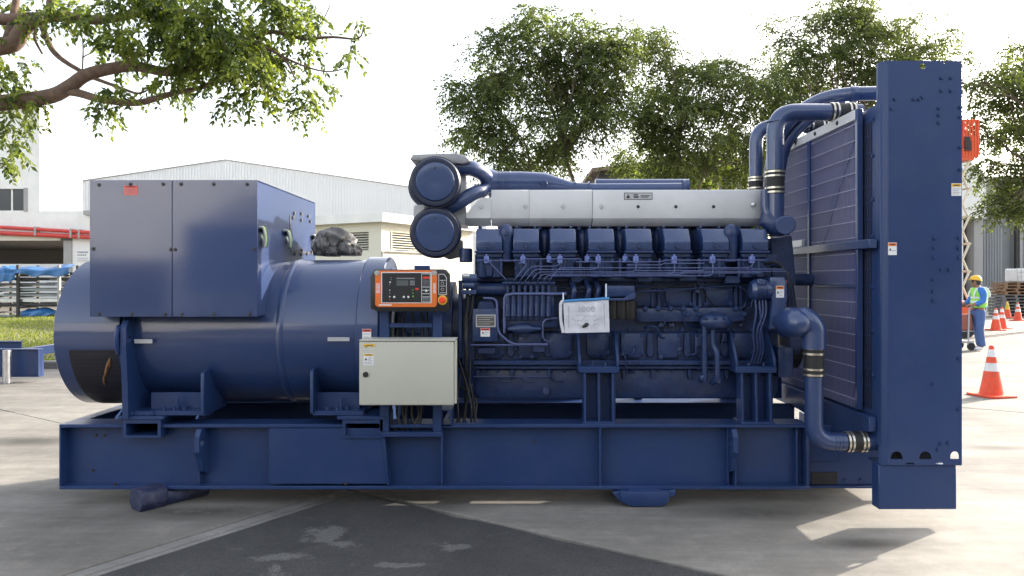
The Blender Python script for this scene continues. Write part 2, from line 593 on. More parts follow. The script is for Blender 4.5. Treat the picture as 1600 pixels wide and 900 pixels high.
vs_ = [V0, 6.70, 13.8, 20.9, 28.0, 35.1, 42.2]
us_ = [U0 - 0.02 + 6.0 * k for k in range(-7, 7)]
for i in range(len(vs_) - 1):
    for j in range(len(us_) - 1):
        slab(us_[j], us_[j + 1], vs_[i], vs_[i + 1], z=random.uniform(-0.002, 0.002))
vl = [V0 - 13.3, V0 - 6.9, V0]
for i in range(2):
    for j in range(5):
        slab(U0 - 0.15 - 6 * (j + 1), U0 - 0.15 - 6 * j, vl[i], vl[i + 1], z=random.uniform(-0.002, 0.001))
slab(U0 - 0.15, U0 - 0.05, V0 - 12, V0, g=0.014, mat=GUTTER, z=-0.004)
slab(U0 - 0.05, U0, V0 - 12, V0, g=0.006, mat=GUTTER, z=-0.008)
# ================================================================== the generating set
gen = thing('diesel_generator', (0, 0.6, 0), 'large navy blue diesel generating set on a steel skid', 'generator')


def hexbolt(r=0.011, h=0.012, axis='y'):
    b = MB()
    d = {'y': Vector((0, -1, 0)), 'x': Vector((-1, 0, 0)), 'z': Vector((0, 0, 1))}[axis]
    b.cyl((0, 0, 0), d * 0.003, r * 1.45, n=12)
    b.cyl(d * 0.003, d * h, r, r * 0.9, n=6)
    return b


BOLT = hexbolt().mesh('bolt', BLUE, smooth=30)
BOLTD = hexbolt(0.009, 0.008).mesh('bolt', INK, smooth=30)
BOLTS = hexbolt(0.013, 0.010).mesh('bolt', STEEL, smooth=30)
BOLTX = hexbolt(0.012, 0.010, 'x').mesh('bolt', INK, smooth=30)
BOLTZ = hexbolt(0.016, 0.03, 'z').mesh('bolt', BLUE, smooth=30)


def bolt(par, px, py, Y, me=None): return link('bolt', me or BOLT, par, P(px, py, Y))


def sticker(par, px0, py0, px1, py1, Y, head=None, body=WHITE, hf=0.28, lines=3, mark=True, name='sticker'):
    x0, x1, z0, z1 = PX(px0, Y), PX(px1, Y), PZ(py1, Y), PZ(py0, Y)
    b = MB()
    b.mat(0).box(x0, x1, Y - 0.002, Y, z0, z1)
    w_, h_ = x1 - x0, z1 - z0
    if head: b.mat(1).box(x0 + w_ * .03, x1 - w_ * .03, Y - 0.003, Y - 0.0015, z1 - h_ * hf, z1 - h_ * .03)
    if head: b.mat(2).box(x0 + w_ * .2, x0 + w_ * .8, Y - 0.0036, Y - 0.0025, z1 - h_ * hf * .7, z1 - h_ * hf * .38)
    zz = z1 - h_ * ((hf if head else 0.05) + 0.1)
    for i in range(lines):
        z_ = zz - (zz - z0 - h_ * .08) * (i + .5) / lines
        b.mat(3).box(x0 + w_ * (.42 if mark and i < lines * .6 else .1), x1 - w_ * (.1 + .18 * (i % 2)), Y - 0.003, Y - 0.0015, z_ - h_ * .018, z_ + h_ * .018)
    if mark:
        c = (x0 + w_ * .24, zz - h_ * .17)
        b.mat(2).prism([(c[0] - w_ * .14, c[1] - h_ * .1), (c[0] + w_ * .14, c[1] - h_ * .1), (c[0], c[1] + h_ * .12)], Y - 0.003, Y - 0.0015)
    return b.build(name, [body, head or WHITE, INK, GREYINK], par, smooth=0)


# ---------------------------------------------------------------- skid
ZB, ZT = PZ(765, 0), PZ(663, 0)
XL, XR = PX(92, 0), PX(1265, 0)
X2 = PX(1500, -0.4)
m = MB()
m.box(XR + .001, 2.86, 0.20, 0.225, ZB - 0.02, ZT - 0.05)
base = m.build('base_frame', BLUE, gen, bevel=0.003)
TUBES = []
for p0, p1 in ((192, 251), (535, 598)):
    TUBES.append((PX(p0, -.02), PX(p1, -.02), PZ(684, -.02), PZ(656, -.02)))
ol = [(XL + .012, ZB + .02), (XR, ZB + .02), (XR, ZT - .025)]
for ta, tb_, tc, td in reversed(TUBES):
    ol += [(tb_ - .004, ZT - .025), (tb_ - .004, tc + .004), (ta + .004, tc + .004), (ta + .004, ZT - .025)]
ol += [(XL + .012, ZT - .025)]
holed('web_plate', ol, [], .10, .12, BLUE, base)


def sub(par, name, fn, mat=None, bevel=0.004, smooth=40, seg=1, label=None):
    b = MB()
    fn(b)
    return b.build(name, mat or BLUE, par, bevel=bevel, smooth=smooth, seg=seg, label=label)


sub(base, 'web_plate', lambda b: b.box(XL + 0.012, 2.47, 1.06, 1.08, ZB + 0.02, ZT - 0.025), bevel=0.003)
for y0, y1 in ((0, 0.22), (0.96, 1.2)):
    cuts = [XL] + [c_ for tt in TUBES for c_ in (tt[0] + .003, tt[1] - .003)] + [XR] if y0 == 0 else [XL, XR]
    for q_ in range(0, len(cuts), 2):
        sub(base, 'flange', lambda b: b.box(cuts[q_], cuts[q_ + 1], y0, y1, ZT - 0.026, ZT))
    sub(base, 'flange', lambda b: b.box(XL, XR, y0, y1, ZB, ZB + 0.024))
sub(base, 'end_plate', lambda b: b.box(XL, XL + 0.012, 0.002, 0.218, ZB + 0.024, ZT - 0.026), bevel=0.002)
sub(base, 'end_plate', lambda b: b.box(XR - 0.02, XR - 0.004, 0.004, 0.218, ZB + 0.024, ZT - 0.026), bevel=0.002)
sub(base, 'end_plate', lambda b: b.box(XR - 0.085, XR - 0.075, 0.03, 0.1, ZB + 0.024, ZT - 0.026), bevel=0.002)
sub(base, 'cross_beam', lambda b: b.box(XL + 0.0, XL + 0.10, 0.222, 0.958, ZT - 0.10, ZT))
for px in (690, 938, 1150):
    sub(base, 'stiffener', lambda b: b.box(PX(px, 0) - 0.007, PX(px, 0) + 0.007, 0.006, 0.1, ZB + 0.024, ZT - 0.026), bevel=0.002)
    if px != 1150:
        sub(base, 'cross_beam', lambda b: b.box(PX(px, 0) - 0.018, PX(px, 0) + 0.018, 0.222, 0.958, ZT - 0.13, ZT - 0.03))
sub(base, 'stiffener', lambda b: b.prism([(PX(597, 0), ZT - 0.027), (PX(600, 0), ZT - 0.027), (PX(608, 0), ZB + 0.025), (PX(605, 0), ZB + 0.025)], -0.004, 0.1), bevel=0.002)
sub(base, 'cover_plate', lambda b: b.pprism([(420, 669), (597, 669), (605, 756), (420, 756)], 0.006, 0.018), bevel=0.002)
# lifting lugs welded on the web
for px, fl in ((314, 1), (1145, -1)):
    x = PX(px, 0)
    prof = [(0.10, ZT - 0.03), (-0.035, ZT - 0.03), (-0.07, ZT - 0.08), (-0.075, ZT - 0.19), (-0.04, ZT - 0.24), (0.0, ZT - 0.34), (0.10, ZT - 0.39)]
    holed('lifting_lug', prof, [circ(-0.02, ZT - 0.13, 0.032, 14)], x - 0.018, x + 0.018, BLUE, base, plane='yz')
    sub(base, 'stiffener', lambda b: b.box(x - fl * 0.0 - 0.03, x - 0.02, 0.03, 0.1, ZB + 0.024, ZT - 0.026), bevel=0.002)
# recessed end of the beam with a slot
sub(base, 'flange', lambda b: b.box(XR + 0.002, 2.86, 0.17, 0.235, ZB - 0.040, ZB - 0.0205))
sub(base, 'slot', lambda b: b.pbox(1268, 738, 1308, 757, 0.192, 0.199), GRIDSHADE, bevel=0)
sub(base, 'slot_plate', lambda b: b.box(PX(1265, .15) + .002, 2.46, 0.18, 0.198, ZB + 0.16, ZT - 0.12), bevel=0.003)
for i, px in enumerate((1320, 1345)):
    link('bolt', BOLT, base, P(px, 750, 0.198))
sub(base, 'sun_block_plate', lambda b: b.box(-3.1, .70, 1.175, 1.19, ZT + .001, ZT + .32), bevel=.003)  # added plate, keeps sunlight off the ground under the skid
sub(base, 'sun_block_post', lambda b: b.box(1.08, 1.15, 1.12, 1.19, ZT + .001, ZT + .4), bevel=.003)  # added post, throws the stripe of shadow across the sunlit patch
sub(base, 'sun_block_plate', lambda b: b.box(1.85, 2.4, 1.175, 1.19, ZT + .001, ZT + .32), bevel=.003)  # added likewise, stops the sun at the radiator end
# hollow cross members under the alternator feet
for p0, p1 in ((192, 251), (535, 598)):
    Y = -0.02
    o = [(PX(p0, Y), PZ(684, Y)), (PX(p1, Y), PZ(684, Y)), (PX(p1, Y), PZ(656, Y)), (PX(p0, Y), PZ(656, Y))]
    t = 0.022
    h = [(o[0][0] + t, o[0][1] + t * .7), (o[1][0] - t, o[1][1] + t * .7), (o[2][0] - t, o[2][1] - t * 1.2), (o[3][0] + t, o[3][1] - t * 1.2)]
    holed('cross_tube', o, [h], Y, 0.94, BLUE, base)
    sub(base, 'tube_shade', lambda b: b.box(o[0][0] + .01, o[1][0] - .01, .5, .52, o[0][1] + .008, o[2][1] - .01), GRIDSHADE, bevel=0)  # dark sheet standing for the shade deep inside the tube
    sub(base, 'pad_plate', lambda b: b.box(PX(p0 - 8, Y), PX(p1 + 5, Y), Y - 0.01, 0.30, PZ(655.5, Y), PZ(650, Y)), bevel=0.003)
for px, py in ((150, 680), (163, 680), (145, 735), (180, 757), (540, 756), (835, 690)):
    bolt(base, px, py, 0.099 if py < 750 else 0.0, BOLTD)

# ---------------------------------------------------------------- alternator
AY, AZc = 0.60, 1.235
m = MB()
m.lathe([(-2.83, 0.2), (-2.83, 0.566), (-1.70, 0.566), (-1.70, 0.574), (-1.15, 0.574), (-1.15, 0.2)], (0, AY, AZc), 'x', 96)
alt = m.build('alternator', BLUEG, gen, bevel=0, smooth=30)
m = MB()
m.lathe([(-3.372, 0.30), (-3.372, 0.565), (-3.362, 0.577), (-2.885, 0.577), (-2.885, 0.3)], (0, AY, AZc), 'x', 96)
m.build('end_drum', BLUEG, alt, bevel=0, smooth=30)
sub(alt, 'drum_band', lambda b: b.lathe([(-2.883, 0.3), (-2.883, 0.555), (-2.832, 0.555), (-2.832, 0.3)], (0, AY, AZc), 'x', 72), BLUE, bevel=0)
sub(alt, 'drum_band', lambda b: b.lathe([(-1.735, 0.5), (-1.735, 0.572), (-1.722, 0.580), (-1.690, 0.580), (-1.678, 0.572), (-1.678, 0.5)], (0, AY, AZc), 'x', 96), BLUEG, bevel=0)
sub(alt, 'drive_end_ring', lambda b: b.lathe([(-1.148, 0.3), (-1.148, 0.590), (-1.138, 0.600), (-0.985, 0.600), (-0.975, 0.590), (-0.975, 0.3)], (0, AY, AZc), 'x', 96), BLUEG, bevel=0)
sub(alt, 'bell_housing', lambda b: b.lathe([(-0.974, 0.3), (-0.974, 0.50), (-0.90, 0.43), (-0.55, 0.40), (-0.46, 0.40), (-0.46, 0.3), (-0.2, 0.3), (-0.2, 0.1)], (0, AY, AZc), 'x', 48), BLUEE, bevel=0)
# pipe necks peeking over the ring
for px, r in ((612, 0.085), (626, 0.075), (640, 0.06)):
    sub(alt, 'ring_collar', lambda b: b.lathe([(PX(px, .6) - .03, 0.2), (PX(px, .6) - .03, 0.42 + r), (PX(px, .6) + .02, 0.43 + r), (PX(px, .6) + .02, 0.2)], (0, AY, AZc), 'x', 48), SHIELD if px == 626 else BLUEE, bevel=0)


def drum_pt(x, phi, r):
    return Vector((x, AY - r * math.cos(R(phi)), AZc + r * math.sin(R(phi))))


# ventilation grille of the end drum: a dark curved sheet under a slotted grid
b = MB()
n = 20
x0, x1 = -3.255, -2.90
for k in range(n):
    a0, a1 = -10 - 68 * k / n, -10 - 68 * (k + 1) / n
    b.add([drum_pt(x0, a0, 0.579), drum_pt(x1, a0, 0.579), drum_pt(x1, a1, 0.579), drum_pt(x0, a1, 0.579)], [(0, 1, 2, 3)])
b.build('vent_grille', GRIDSHADE, alt, smooth=60)
b = MB()
for i in range(46):
    x = x0 + (x1 - x0) * i / 45
    for k in range(10):
        a0, a1 = -10 - 68 * k / 10, -10 - 68 * (k + 1) / 10
        b.add([drum_pt(x - .0012, a0, .582), drum_pt(x + .0012, a0, .582), drum_pt(x + .0012, a1, .582), drum_pt(x - .0012, a1, .582)], [(0, 1, 2, 3)])
for k in range(24):
    a0 = -10 - 68 * k / 23
    b.add([drum_pt(x0, a0, .582), drum_pt(x1, a0, .582), drum_pt(x1, a0 - .35, .582), drum_pt(x0, a0 - .35, .582)], [(0, 1, 2, 3)])
b.build('vent_mesh', paint('grille_wire', (0.035, 0.035, 0.05), 0.5), alt, smooth=0, kind='stuff')
b = MB()
for (xa, fa, xb, fb, wd) in ((-3.03, -32, -2.96, -16, .03), (-3.06, -40, -3.035, -30, .02), (-2.975, -24, -2.955, -15, .015)):
    pts = [drum_pt(xa + (xb - xa) * t, fa + (fb - fa) * t, 0.5835) for t in (0, .25, .5, .75, 1)]
    b.tube(pts, [0.003, wd * .38, wd * .42, wd * .36, .002], 6)
b.build('copper_winding', COPPER, alt)
# upright lifting plate between the drums
prof = [(-0.05, PZ(652, 0)), (-0.06, PZ(600, 0)), (-0.075, PZ(560, 0)), (-0.085, PZ(540, 0)), (-0.08, PZ(512, 0)), (-0.05, PZ(500, 0)), (0.02, PZ(492, 0)), (0.06, PZ(470, 0)), (0.30, PZ(470, 0)), (0.30, PZ(652, 0))]
holed('lifting_plate', prof, [circ(-0.035, PZ(530, 0), 0.028, 14)], PX(197, 0), PX(206, 0), BLUE, alt, plane='yz')
sub(alt, 'lifting_rim', lambda b: b.tube([(PX(193, 0), -0.05 + .05 * math.cos(R(a)), PZ(530, 0) + .10 * math.sin(R(a))) for a in range(90, 271, 20)], 0.016, 8), bevel=0)
# feet
for g0, f0, f1, gt in ((316, 236, 313, 583), (487, 491, 562, 580)):
    s = 1 if f0 > g0 else -1
    gx = PX(g0, -.02)
    sub(alt, 'foot', lambda b: b.box(PX(f0 - (36 if s < 0 else 4), -.02), PX(f1 + 5, -.02), 0.0, 0.42, PZ(650, -.02), PZ(643, -.02)), bevel=0.003)
    sub(alt, 'foot_web', lambda b: b.box(PX(f0, .1), PX(f1 + (3 if s < 0 else 0), .1), 0.10, 0.12, PZ(641.5, .1), PZ(613, .1)), bevel=0.002)
    sub(alt, 'foot_gusset', lambda b: b.prism_x([(-0.02, PZ(646, -.02)), (-0.02, PZ(gt, -.02)), (0.03, PZ(gt - 3, -.02)), (0.28, PZ(gt - 3, -.02)), (0.42, PZ(646, -.02))], gx - 0.012, gx + 0.012), bevel=0.003)
    for k in range(3):
        link('bolt', BOLTZ, alt, P(f0 + 20 + 16 * k, 641, 0.03 + 0.015 * k))
    sub(alt, 'jack_bolt', lambda b: b.cyl(P(f0 + 42, 643, .05), P(f0 + 42, 622, .05), .011, n=8), bevel=0)
for px in (205, 238): link('bolt', BOLTZ, alt, P(px, 648, 0.0))
sticker(alt, 210, 530, 238, 536.5, PY := 0.0, body=SILVER, lines=2, mark=False, name='name_strip')
sticker(alt, 512, 527, 546, 533, -0.002, body=SILVER, lines=2, mark=False, name='name_strip')
sticker(alt, 566, 514, 580, 530, -0.01, head=REDP, lines=2, mark=False)

# ---------------------------------------------------------------- terminal box
TY0, TY1 = -0.12, 1.45
tx0, txm, tx1 = PX(140, TY0), PX(269, TY0), PX(402.5, TY0)
tz0, tz1 = PZ(495, TY0), PZ(282, TY0)
m = MB()
m.box(tx0 + 0.004, tx1 - 0.004, TY0 + 0.006, TY1, tz0 + 0.004, tz1 - 0.004)
tbox = m.build('terminal_box', BLUEP, gen, bevel=0.004)
sub(tbox, 'front_panel', lambda b: b.box(tx0, txm - 0.002, TY0, TY0 + 0.005, tz0, tz1), BLUEP, bevel=0.002)
sub(tbox, 'front_panel', lambda b: b.box(txm + 0.002, tx1, TY0, TY0 + 0.005, tz0, tz1), BLUEP, bevel=0.002)
sub(tbox, 'top_lip', lambda b: b.box(tx0, tx1, TY0 + 0.0065, TY1, tz1 - 0.003, tz1 + 0.004), BLUEP, bevel=0.001)
for px, py in ((155, 289), (204, 288), (255, 288), (283, 288), (334, 288), (386, 288), (146, 389), (267, 390), (274, 390), (397, 389),
               (155, 491), (206, 491), (258, 491), (284, 491), (334, 491), (390, 491)):
    bolt(tbox, px, py, TY0, BOLTD)
sticker(tbox, 194, 290, 215, 305, TY0, head=REDP, body=paint('red_label', (0.75, 0.16, 0.13), .5), hf=.2, lines=4, mark=False, name='warning_label')
# right side: holes, slot marks, bolts
xs = tx1 - 0.004


def side_bolt(px, py):
    Y = xs * F / (px - 800) + CY
    link('bolt', BOLTX, tbox, (xs + 0.012, Y, PZ(py, Y)), rot=(0, 0, 0))


for px, py in ((459, 333), (470, 334), (457, 340), (470, 344), (481, 338), (484, 346), (460, 397), (470, 398), (479, 396), (471, 391), (486, 394)):
    side_bolt(px, py)


def side_rect(b, pxa, pya, pxb, pyb):
    Ya, Yb = xs * F / (pxa - 800) + CY, xs * F / (pxb - 800) + CY
    b.box(xs, xs + 0.004, min(Ya, Yb), max(Ya, Yb), PZ(pyb, Yb), PZ(pya, Ya))


sub(tbox, 'slot', lambda b: side_rect(b, 452, 336, 453.5, 390), INK, bevel=0)
sub(tbox, 'slot', lambda b: side_rect(b, 454, 393, 488, 395), INK, bevel=0)


def loop(px, py, dpx, h, mats):
    Y = xs * F / (px - 800) + CY
    Z = PZ(py, Y)
    for k, mm in enumerate(mats):
        b = MB()
        o = 0.02 * k
        b.tube(fillet([(xs - .01, Y + o, Z), (xs + .03, Y + o, Z + .01), (xs + .045, Y + o + dpx * .3, Z - h * .5), (xs + .03, Y + o + dpx * .6, Z - h), (xs + .02, Y + o + dpx, Z - h * .75), (xs - .01, Y + o + dpx, Z - h * .3)], .05), 0.0085, 8)
        b.build('cable_loop', mm, tbox)


GREYW = paint('grey_wire', (.42, .42, .42), .5)
loop(404.5, 356, .05, .14, (GREYW, GREENW, BLACK))
loop(443, 361, .08, .13, (GREYW, GREENW, GREYW))
loop(486, 368, .06, .1, (GREYW, WHITE))
for px, py in ((408, 358), (446, 363), (488, 370)):
    Y = xs * F / (px - 800) + CY
    sub(tbox, 'cable_gland', lambda b: b.cyl((xs - .005, Y, PZ(py, Y)), (xs + .035, Y, PZ(py, Y)), .028, n=14), BLACK, bevel=0)
for py, s in ((332, .03), (368, .06)):
    sub(tbox, 'cable_gland', lambda b: b.box(tx0 - .03, tx0 + .004, -.06, .02, PZ(py, 0) - s, PZ(py, 0) + s), BLACK, bevel=0.006)
# saddle under the box
sub(tbox, 'saddle', lambda b: b.box(tx0 + 0.2, tx1 - 0.06, 0.12, 1.1, AZc + 0.26, tz0 + 0.003), BLUE)

# ---------------------------------------------------------------- control stand, panel, cabinet
m = MB()
SY = -0.02
m.pbox(598, 675, 690, 683, SY - .01, SY + .05)
stand = m.build('panel_stand', BLUE, gen, bevel=0.004)
for a_, b_ in ((593, 608), (676, 690)):
    sub(stand, 'stand_post', lambda b: b.pbox(a_, 470, b_, 675, SY, SY + .05))
sub(stand, 'stand_rail', lambda b: b.pbox(608.2, 505, 675.8, 512, SY + .005, SY + .04))
sub(stand, 'top_bracket', lambda b: b.box(PX(648, .0), PX(672, 0), -0.03, .02, PZ(421, 0), PZ(415, 0)))
for xx in (632, 662):
    sub(stand, 'inner_post', lambda b: b.pbox(xx, 512, xx + 3, 535, .12, .14))
sub(stand, 'inner_rail', lambda b: b.pbox(632, 518, 662, 521, .12, .14))
o = [(PX(686, 0), PZ(666, 0)), (PX(706, 0), PZ(666, 0)), (PX(706, 0), PZ(640, 0)), (PX(686, 0), PZ(640, 0))]
h = [(o[0][0] + .012, o[0][1] + .012), (o[1][0] - .012, o[1][1] + .012), (o[2][0] - .012, o[2][1] - .012), (o[3][0] + .012, o[3][1] - .012)]
holed('hollow_bracket', o, [h], 0.0, .2, BLUE, stand)
for k in range(7):
    x = 612 + k * 8
    sub(stand, 'cable', lambda b: b.tube(fillet([P(x, 628, .0), P(x + random.uniform(-4, 4), 650, .03), P(x + random.uniform(-8, 8), 666, .01), P(632 + k * 3, 680, .08)], .05), .010, 8), BLACK if k % 2 else RUBBER, bevel=0)
for k in range(6):
    x = 612 + k * 11
    sub(stand, 'cable', lambda b: b.tube(fillet([P(x, 480, .04), P(x + random.uniform(-6, 6), 500, .06), P(x + random.uniform(-9, 9), 534, .05)], .05), .009, 8), RUBBER, bevel=0)

CPY = -0.14
m = MB()
m.pprism([(578.5, 432), (585, 421), (694, 420.5), (700.5, 428), (702, 483), (697, 487), (590, 487), (579, 482)], CPY, .03)
cpan = m.build('control_panel', BLACK, gen, bevel=0.006, seg=2)
sub(cpan, 'faceplate', lambda b: b.pprism([(586, 427), (590, 423), (679, 422.5), (683, 426), (683, 476), (680, 480), (590, 480), (586, 476)], CPY - .008, CPY + .001), ORANGE, bevel=0.003)
sub(cpan, 'faceplate_border', lambda b: b.pbox(595.5, 425.3, 674.5, 473.6, CPY - .0095, CPY - .007), WHITE, bevel=0)
sub(cpan, 'control_screen', lambda b: b.pbox(597, 426.5, 673, 472.5, CPY - .012, CPY - .009), BLACK, bevel=0.002)
CF = CPY - .0121
sub(cpan, 'lcd_display', lambda b: b.pbox(619.5, 438, 638, 446.5, CF - .002, CF), LCD, bevel=0)
sub(cpan, 'display_strip', lambda b: b.pbox(619.5, 434, 648, 436, CF - .002, CF), GREYINK, bevel=0)
sub(cpan, 'key_block', lambda b: [b.pbox(640.5, 438.5 + 2.7 * k, 648, 440.3 + 2.7 * k, CF - .002, CF) for k in range(3)], GREYINK, bevel=0)
for px, py, mm, r in ((609.5, 441, WHITE, .006), (609, 453.5, SILVER, .005), (609, 463.5, WHITE, .005), (616, 464, WHITE, .008), (631, 464, WHITE, .008), (638, 464, WHITE, .008), (645.5, 463, GREENW, .006),
                      (645, 453, GREENW, .004), (645, 458, GREENW, .004), (611, 434, GREYINK, .004), (611, 437, GREYINK, .004), (609, 445, GREYINK, .004), (609, 458, GREYINK, .004), (609, 468, REDP, .004)):
    sub(cpan, 'push_button', lambda b: b.cyl(P(px, py, CF), P(px, py, CF) + Vector((0, -.007, 0)), r, r * .85, 14), mm, bevel=0)
sub(cpan, 'red_script', lambda b: b.pbox(649, 450, 654, 453, CF - .0015, CF), REDP, bevel=0)
b = MB()
b.mat(0).pbox(658.5, 427.5, 672.5, 471, CF - .0015, CF)
b.mat(1).pbox(659.3, 428.3, 671.7, 470.3, CF - .002, CF - .0014)
b.mat(2).pbox(661, 432, 671, 435.8, CF - .003, CF - .0018)
for py in (448, 453, 458.5, 463.5): b.mat(0).pbox(660, py, 671, py + .9, CF - .003, CF - .0018)
for k in range(5): b.mat(3).pbox(661, 437.5 + 1.9 * k, 670, 438.2 + 1.9 * k, CF - .003, CF - .0018)
for k in range(3): b.mat(3).pbox(661 + 3.2 * k, 465.5, 663.2 + 3.2 * k, 468.5, CF - .003, CF - .0018)
b.mat(0).pprism([(664, 456), (668, 456), (666, 451)], CF - .0032, CF - .0028)
b.build('warning_label', [WHITE, BLACK, REDP, GREYINK], cpan, smooth=0)
for k in range(8):
    for a, bb in ((587.5, 593.5), (676.5, 681)):
        sub(cpan, 'vent_slit', lambda b: b.pbox(a, 443 + 2 * k, bb, 444 + 2 * k, CPY - .0095, CPY - .0078), WHITE, bevel=0)
sub(cpan, 'maker_strip', lambda b: b.pbox(592, 475.6, 612, 477.5, CPY - .0095, CPY - .0078), WHITE, bevel=0)
b = MB()
for a, c in (((685.5, 428.5), (685.5, 460.5)), ((685.5, 428.5), (693.5, 428.5)), ((693.5, 428.5), (697.5, 434)), ((697.5, 434), (697.5, 460.5)), ((685.5, 460.5), (697.5, 460.5)), ((687, 438), (696, 438)), ((687, 447), (696, 447)), ((687, 457.5), (696, 457.5))):
    b.tube([P(*a, CPY - .001), P(*c, CPY - .001)], .0022, 6)
b.build('switch_outline', WHITE, cpan)
for py, mm in ((433.5, INK), (442.7, SILVER), (452.3, SILVER)):
    b = MB()
    b.mat(0).cyl(P(691.3, py, CPY), P(691.3, py, CPY) + Vector((0, -.008, 0)), .012, n=16)
    b.mat(1).cyl(P(691.3, py, CPY - .008), P(691.3, py, CPY - .008) + Vector((0, -.012, 0)), .008, n=12)
    b.build('key_switch', [mm, BLACK], cpan)
b = MB()
c = P(691.6, 468.8, CPY)
b.mat(0).cyl(c, c + Vector((0, -.008, 0)), .034, n=28)
b.mat(1).lathe([(c.y - .008, .012), (c.y - .018, .012), (c.y - .020, .023), (c.y - .032, .023), (c.y - .038, .017), (c.y - .039, .004)], c, 'y', 24)
b.build('emergency_stop', [YELLOWP, paint('red_button', (.85, .06, .02), .35)], cpan)
for px, py in ((589, 426.5), (679, 426.5)):
    bolt(cpan, px, py, CPY - .008, BOLTS)

CBY = -0.24
m = MB()
m.pbox(562.5, 533, 711, 632, CBY + .022, .0)
cab = m.build('control_cabinet', CABINET, gen, bevel=0.006, seg=2)
sub(cab, 'cabinet_door', lambda b: b.pbox(561, 533.5, 709, 633.5, CBY, CBY + .018), CABINET, bevel=0.009, seg=3)
sub(cab, 'rain_lip', lambda b: b.box(PX(561, CBY), PX(711.5, CBY), CBY - .006, 0.01, PZ(532.8, CBY), PZ(531, CBY)), CABINET, bevel=0.002)
sub(cab, 'side_strip', lambda b: b.box(PX(709.5, CBY), PX(713.5, CBY), CBY + .01, CBY + .03, PZ(631, CBY), PZ(532.9, CBY)), CABINET, bevel=0.002)
b = MB()
c = P(571.5, 585, CBY)
b.mat(0).cyl(c, c + Vector((0, -.012, 0)), .019, n=20)
b.mat(1).cyl(c + Vector((0, -.012, 0)), c + Vector((0, -.016, 0)), .010, n=16)
b.build('door_lock', [BLACK, INK], cab)
sticker(cab, 568, 537.5, 586.5, 541.5, CBY, head=YELLOWP, body=YELLOWP, hf=.9, lines=0, mark=True)
sticker(cab, 568, 552.5, 584, 571, CBY, head=YELLOWP, hf=.2, lines=5)
for k, (xa, ya, xb, yb) in enumerate(((716, 560, 738, 640), (722, 575, 716, 650), (735, 555, 724, 660), (728, 570, 742, 655), (713, 600, 745, 625), (738, 600, 719, 648), (731, 430, 727, 655))):
    sub(stand, 'cable', lambda b: b.tube(fillet([P(xa, ya, .05 + .02 * k), P((xa + xb) / 2 + random.uniform(-5, 5), (ya + yb) / 2, .08), P(xb, yb, .05 + .02 * k), P(xb - 3, 668, .1)], .08), .008 if k < 6 else .012, 8), BLACK, bevel=0)

# ---------------------------------------------------------------- engine block and sump
m = MB()
m.pbox(738, 432, 1218, 520, .30, .9)
m.pbox(738, 518, 1216, 577, .27, .93)
m.pbox(742, 396, 1210, 436, .36, .84)
m.box(-0.1, 1.9, .46, .74, 1.8, 2.12)
eng = m.build('engine_block', BLUEE, gen, bevel=0.01)
sub(eng, 'engine_end_cover', lambda b: b.pprism([(722, 470), (742, 455), (742, 577), (722, 570)], .22, .8), BLUEE)
sub(eng, 'sump_flange', lambda b: b.pbox(738, 563, 1216, 571, .19, .95), BLUEE, bevel=.006)
sub(eng, 'sump_flange', lambda b: b.pbox(738, 571.5, 1216, 577, .22, .92), BLUEE, bevel=.006)
sump = MB().pprism([(742, 577), (1216, 577), (1216, 612), (1208, 623), (750, 623), (742, 612)], .28, .92).build('oil_sump', BLUEE, gen, bevel=.012, seg=2)
sub(sump, 'drain_plug', lambda b: b.cyl(P(853, 611, .28), P(853, 611, .24), .03, n=12), BLUEE, bevel=.003)
for k in range(22):
    bolt(sump, 756 + k * 21, 580, .28)
for k in range(26):
    bolt(eng, 748 + k * 18, 567, .19)
# rear bank (mirror of the near one, mostly hidden)
sub(eng, 'rear_bank', lambda b: b.box(-.22, 2.0, .85, 1.05, 1.65, 2.0), BLUEE)
# crankcase doors, upper and lower rows
for px in (904, 962, 1020 - 22, 1060, 1123, 845, 790):
    if px < 980: continue
    d = sub(eng, 'crankcase_door', lambda b: b.pbox(px - 20, 449, px + 20, 478, .272, .30), BLUEE, bevel=.006, seg=2)
    sub(eng, 'door_rib', lambda b: b.pbox(px - 21, 447, px + 21, 449.5, .258, .30), BLUEE, bevel=.003)
for px in (905, 947):
    sub(eng, 'crankcase_door', lambda b: b.pbox(px - 19, 449, px + 19, 478, .272, .30), BLUEE, bevel=.006, seg=2)
for px in (770, 828, 876, 935, 988, 1046, 1104, 1161):
    sub(eng, 'inspection_cover', lambda b: b.pprism([(px - 18, 521), (px + 18, 521), (px + 18, 552), (px + 12, 560), (px - 12, 560), (px - 18, 552)], .235, .27), BLUEE, bevel=.008, seg=2)
    for a, c in ((-15, 524), (15, 524), (-15, 551), (15, 551)):
        bolt(eng, px + a, c, .235)
    sub(eng, 'web_rib', lambda b: b.pprism([(px + 24, 520), (px + 32, 520), (px + 34, 552), (px + 31, 558), (px + 25, 558), (px + 22, 552)], .245, .27), BLUEE, bevel=.005)
# side gallery with scalloped bolts
sub(eng, 'side_gallery', lambda b: b.pprism([(992, 482), (1160, 480), (1166, 500), (1150, 503), (1000, 503), (990, 497)], .20, .30), BLUEE, bevel=.01, seg=2)
for px, py in ((1008, 482), (1028, 482), (1048, 482), (1068, 482), (1088, 482), (1150, 482), (1075, 491), (1092, 491), (1163, 491), (1115, 490)):
    sub(eng, 'gallery_boss', lambda b: b.cyl(P(px, py, .22), P(px, py, .18), .022, .019, 14), BLUEE, bevel=.003)
    bolt(eng, px, py, .18)

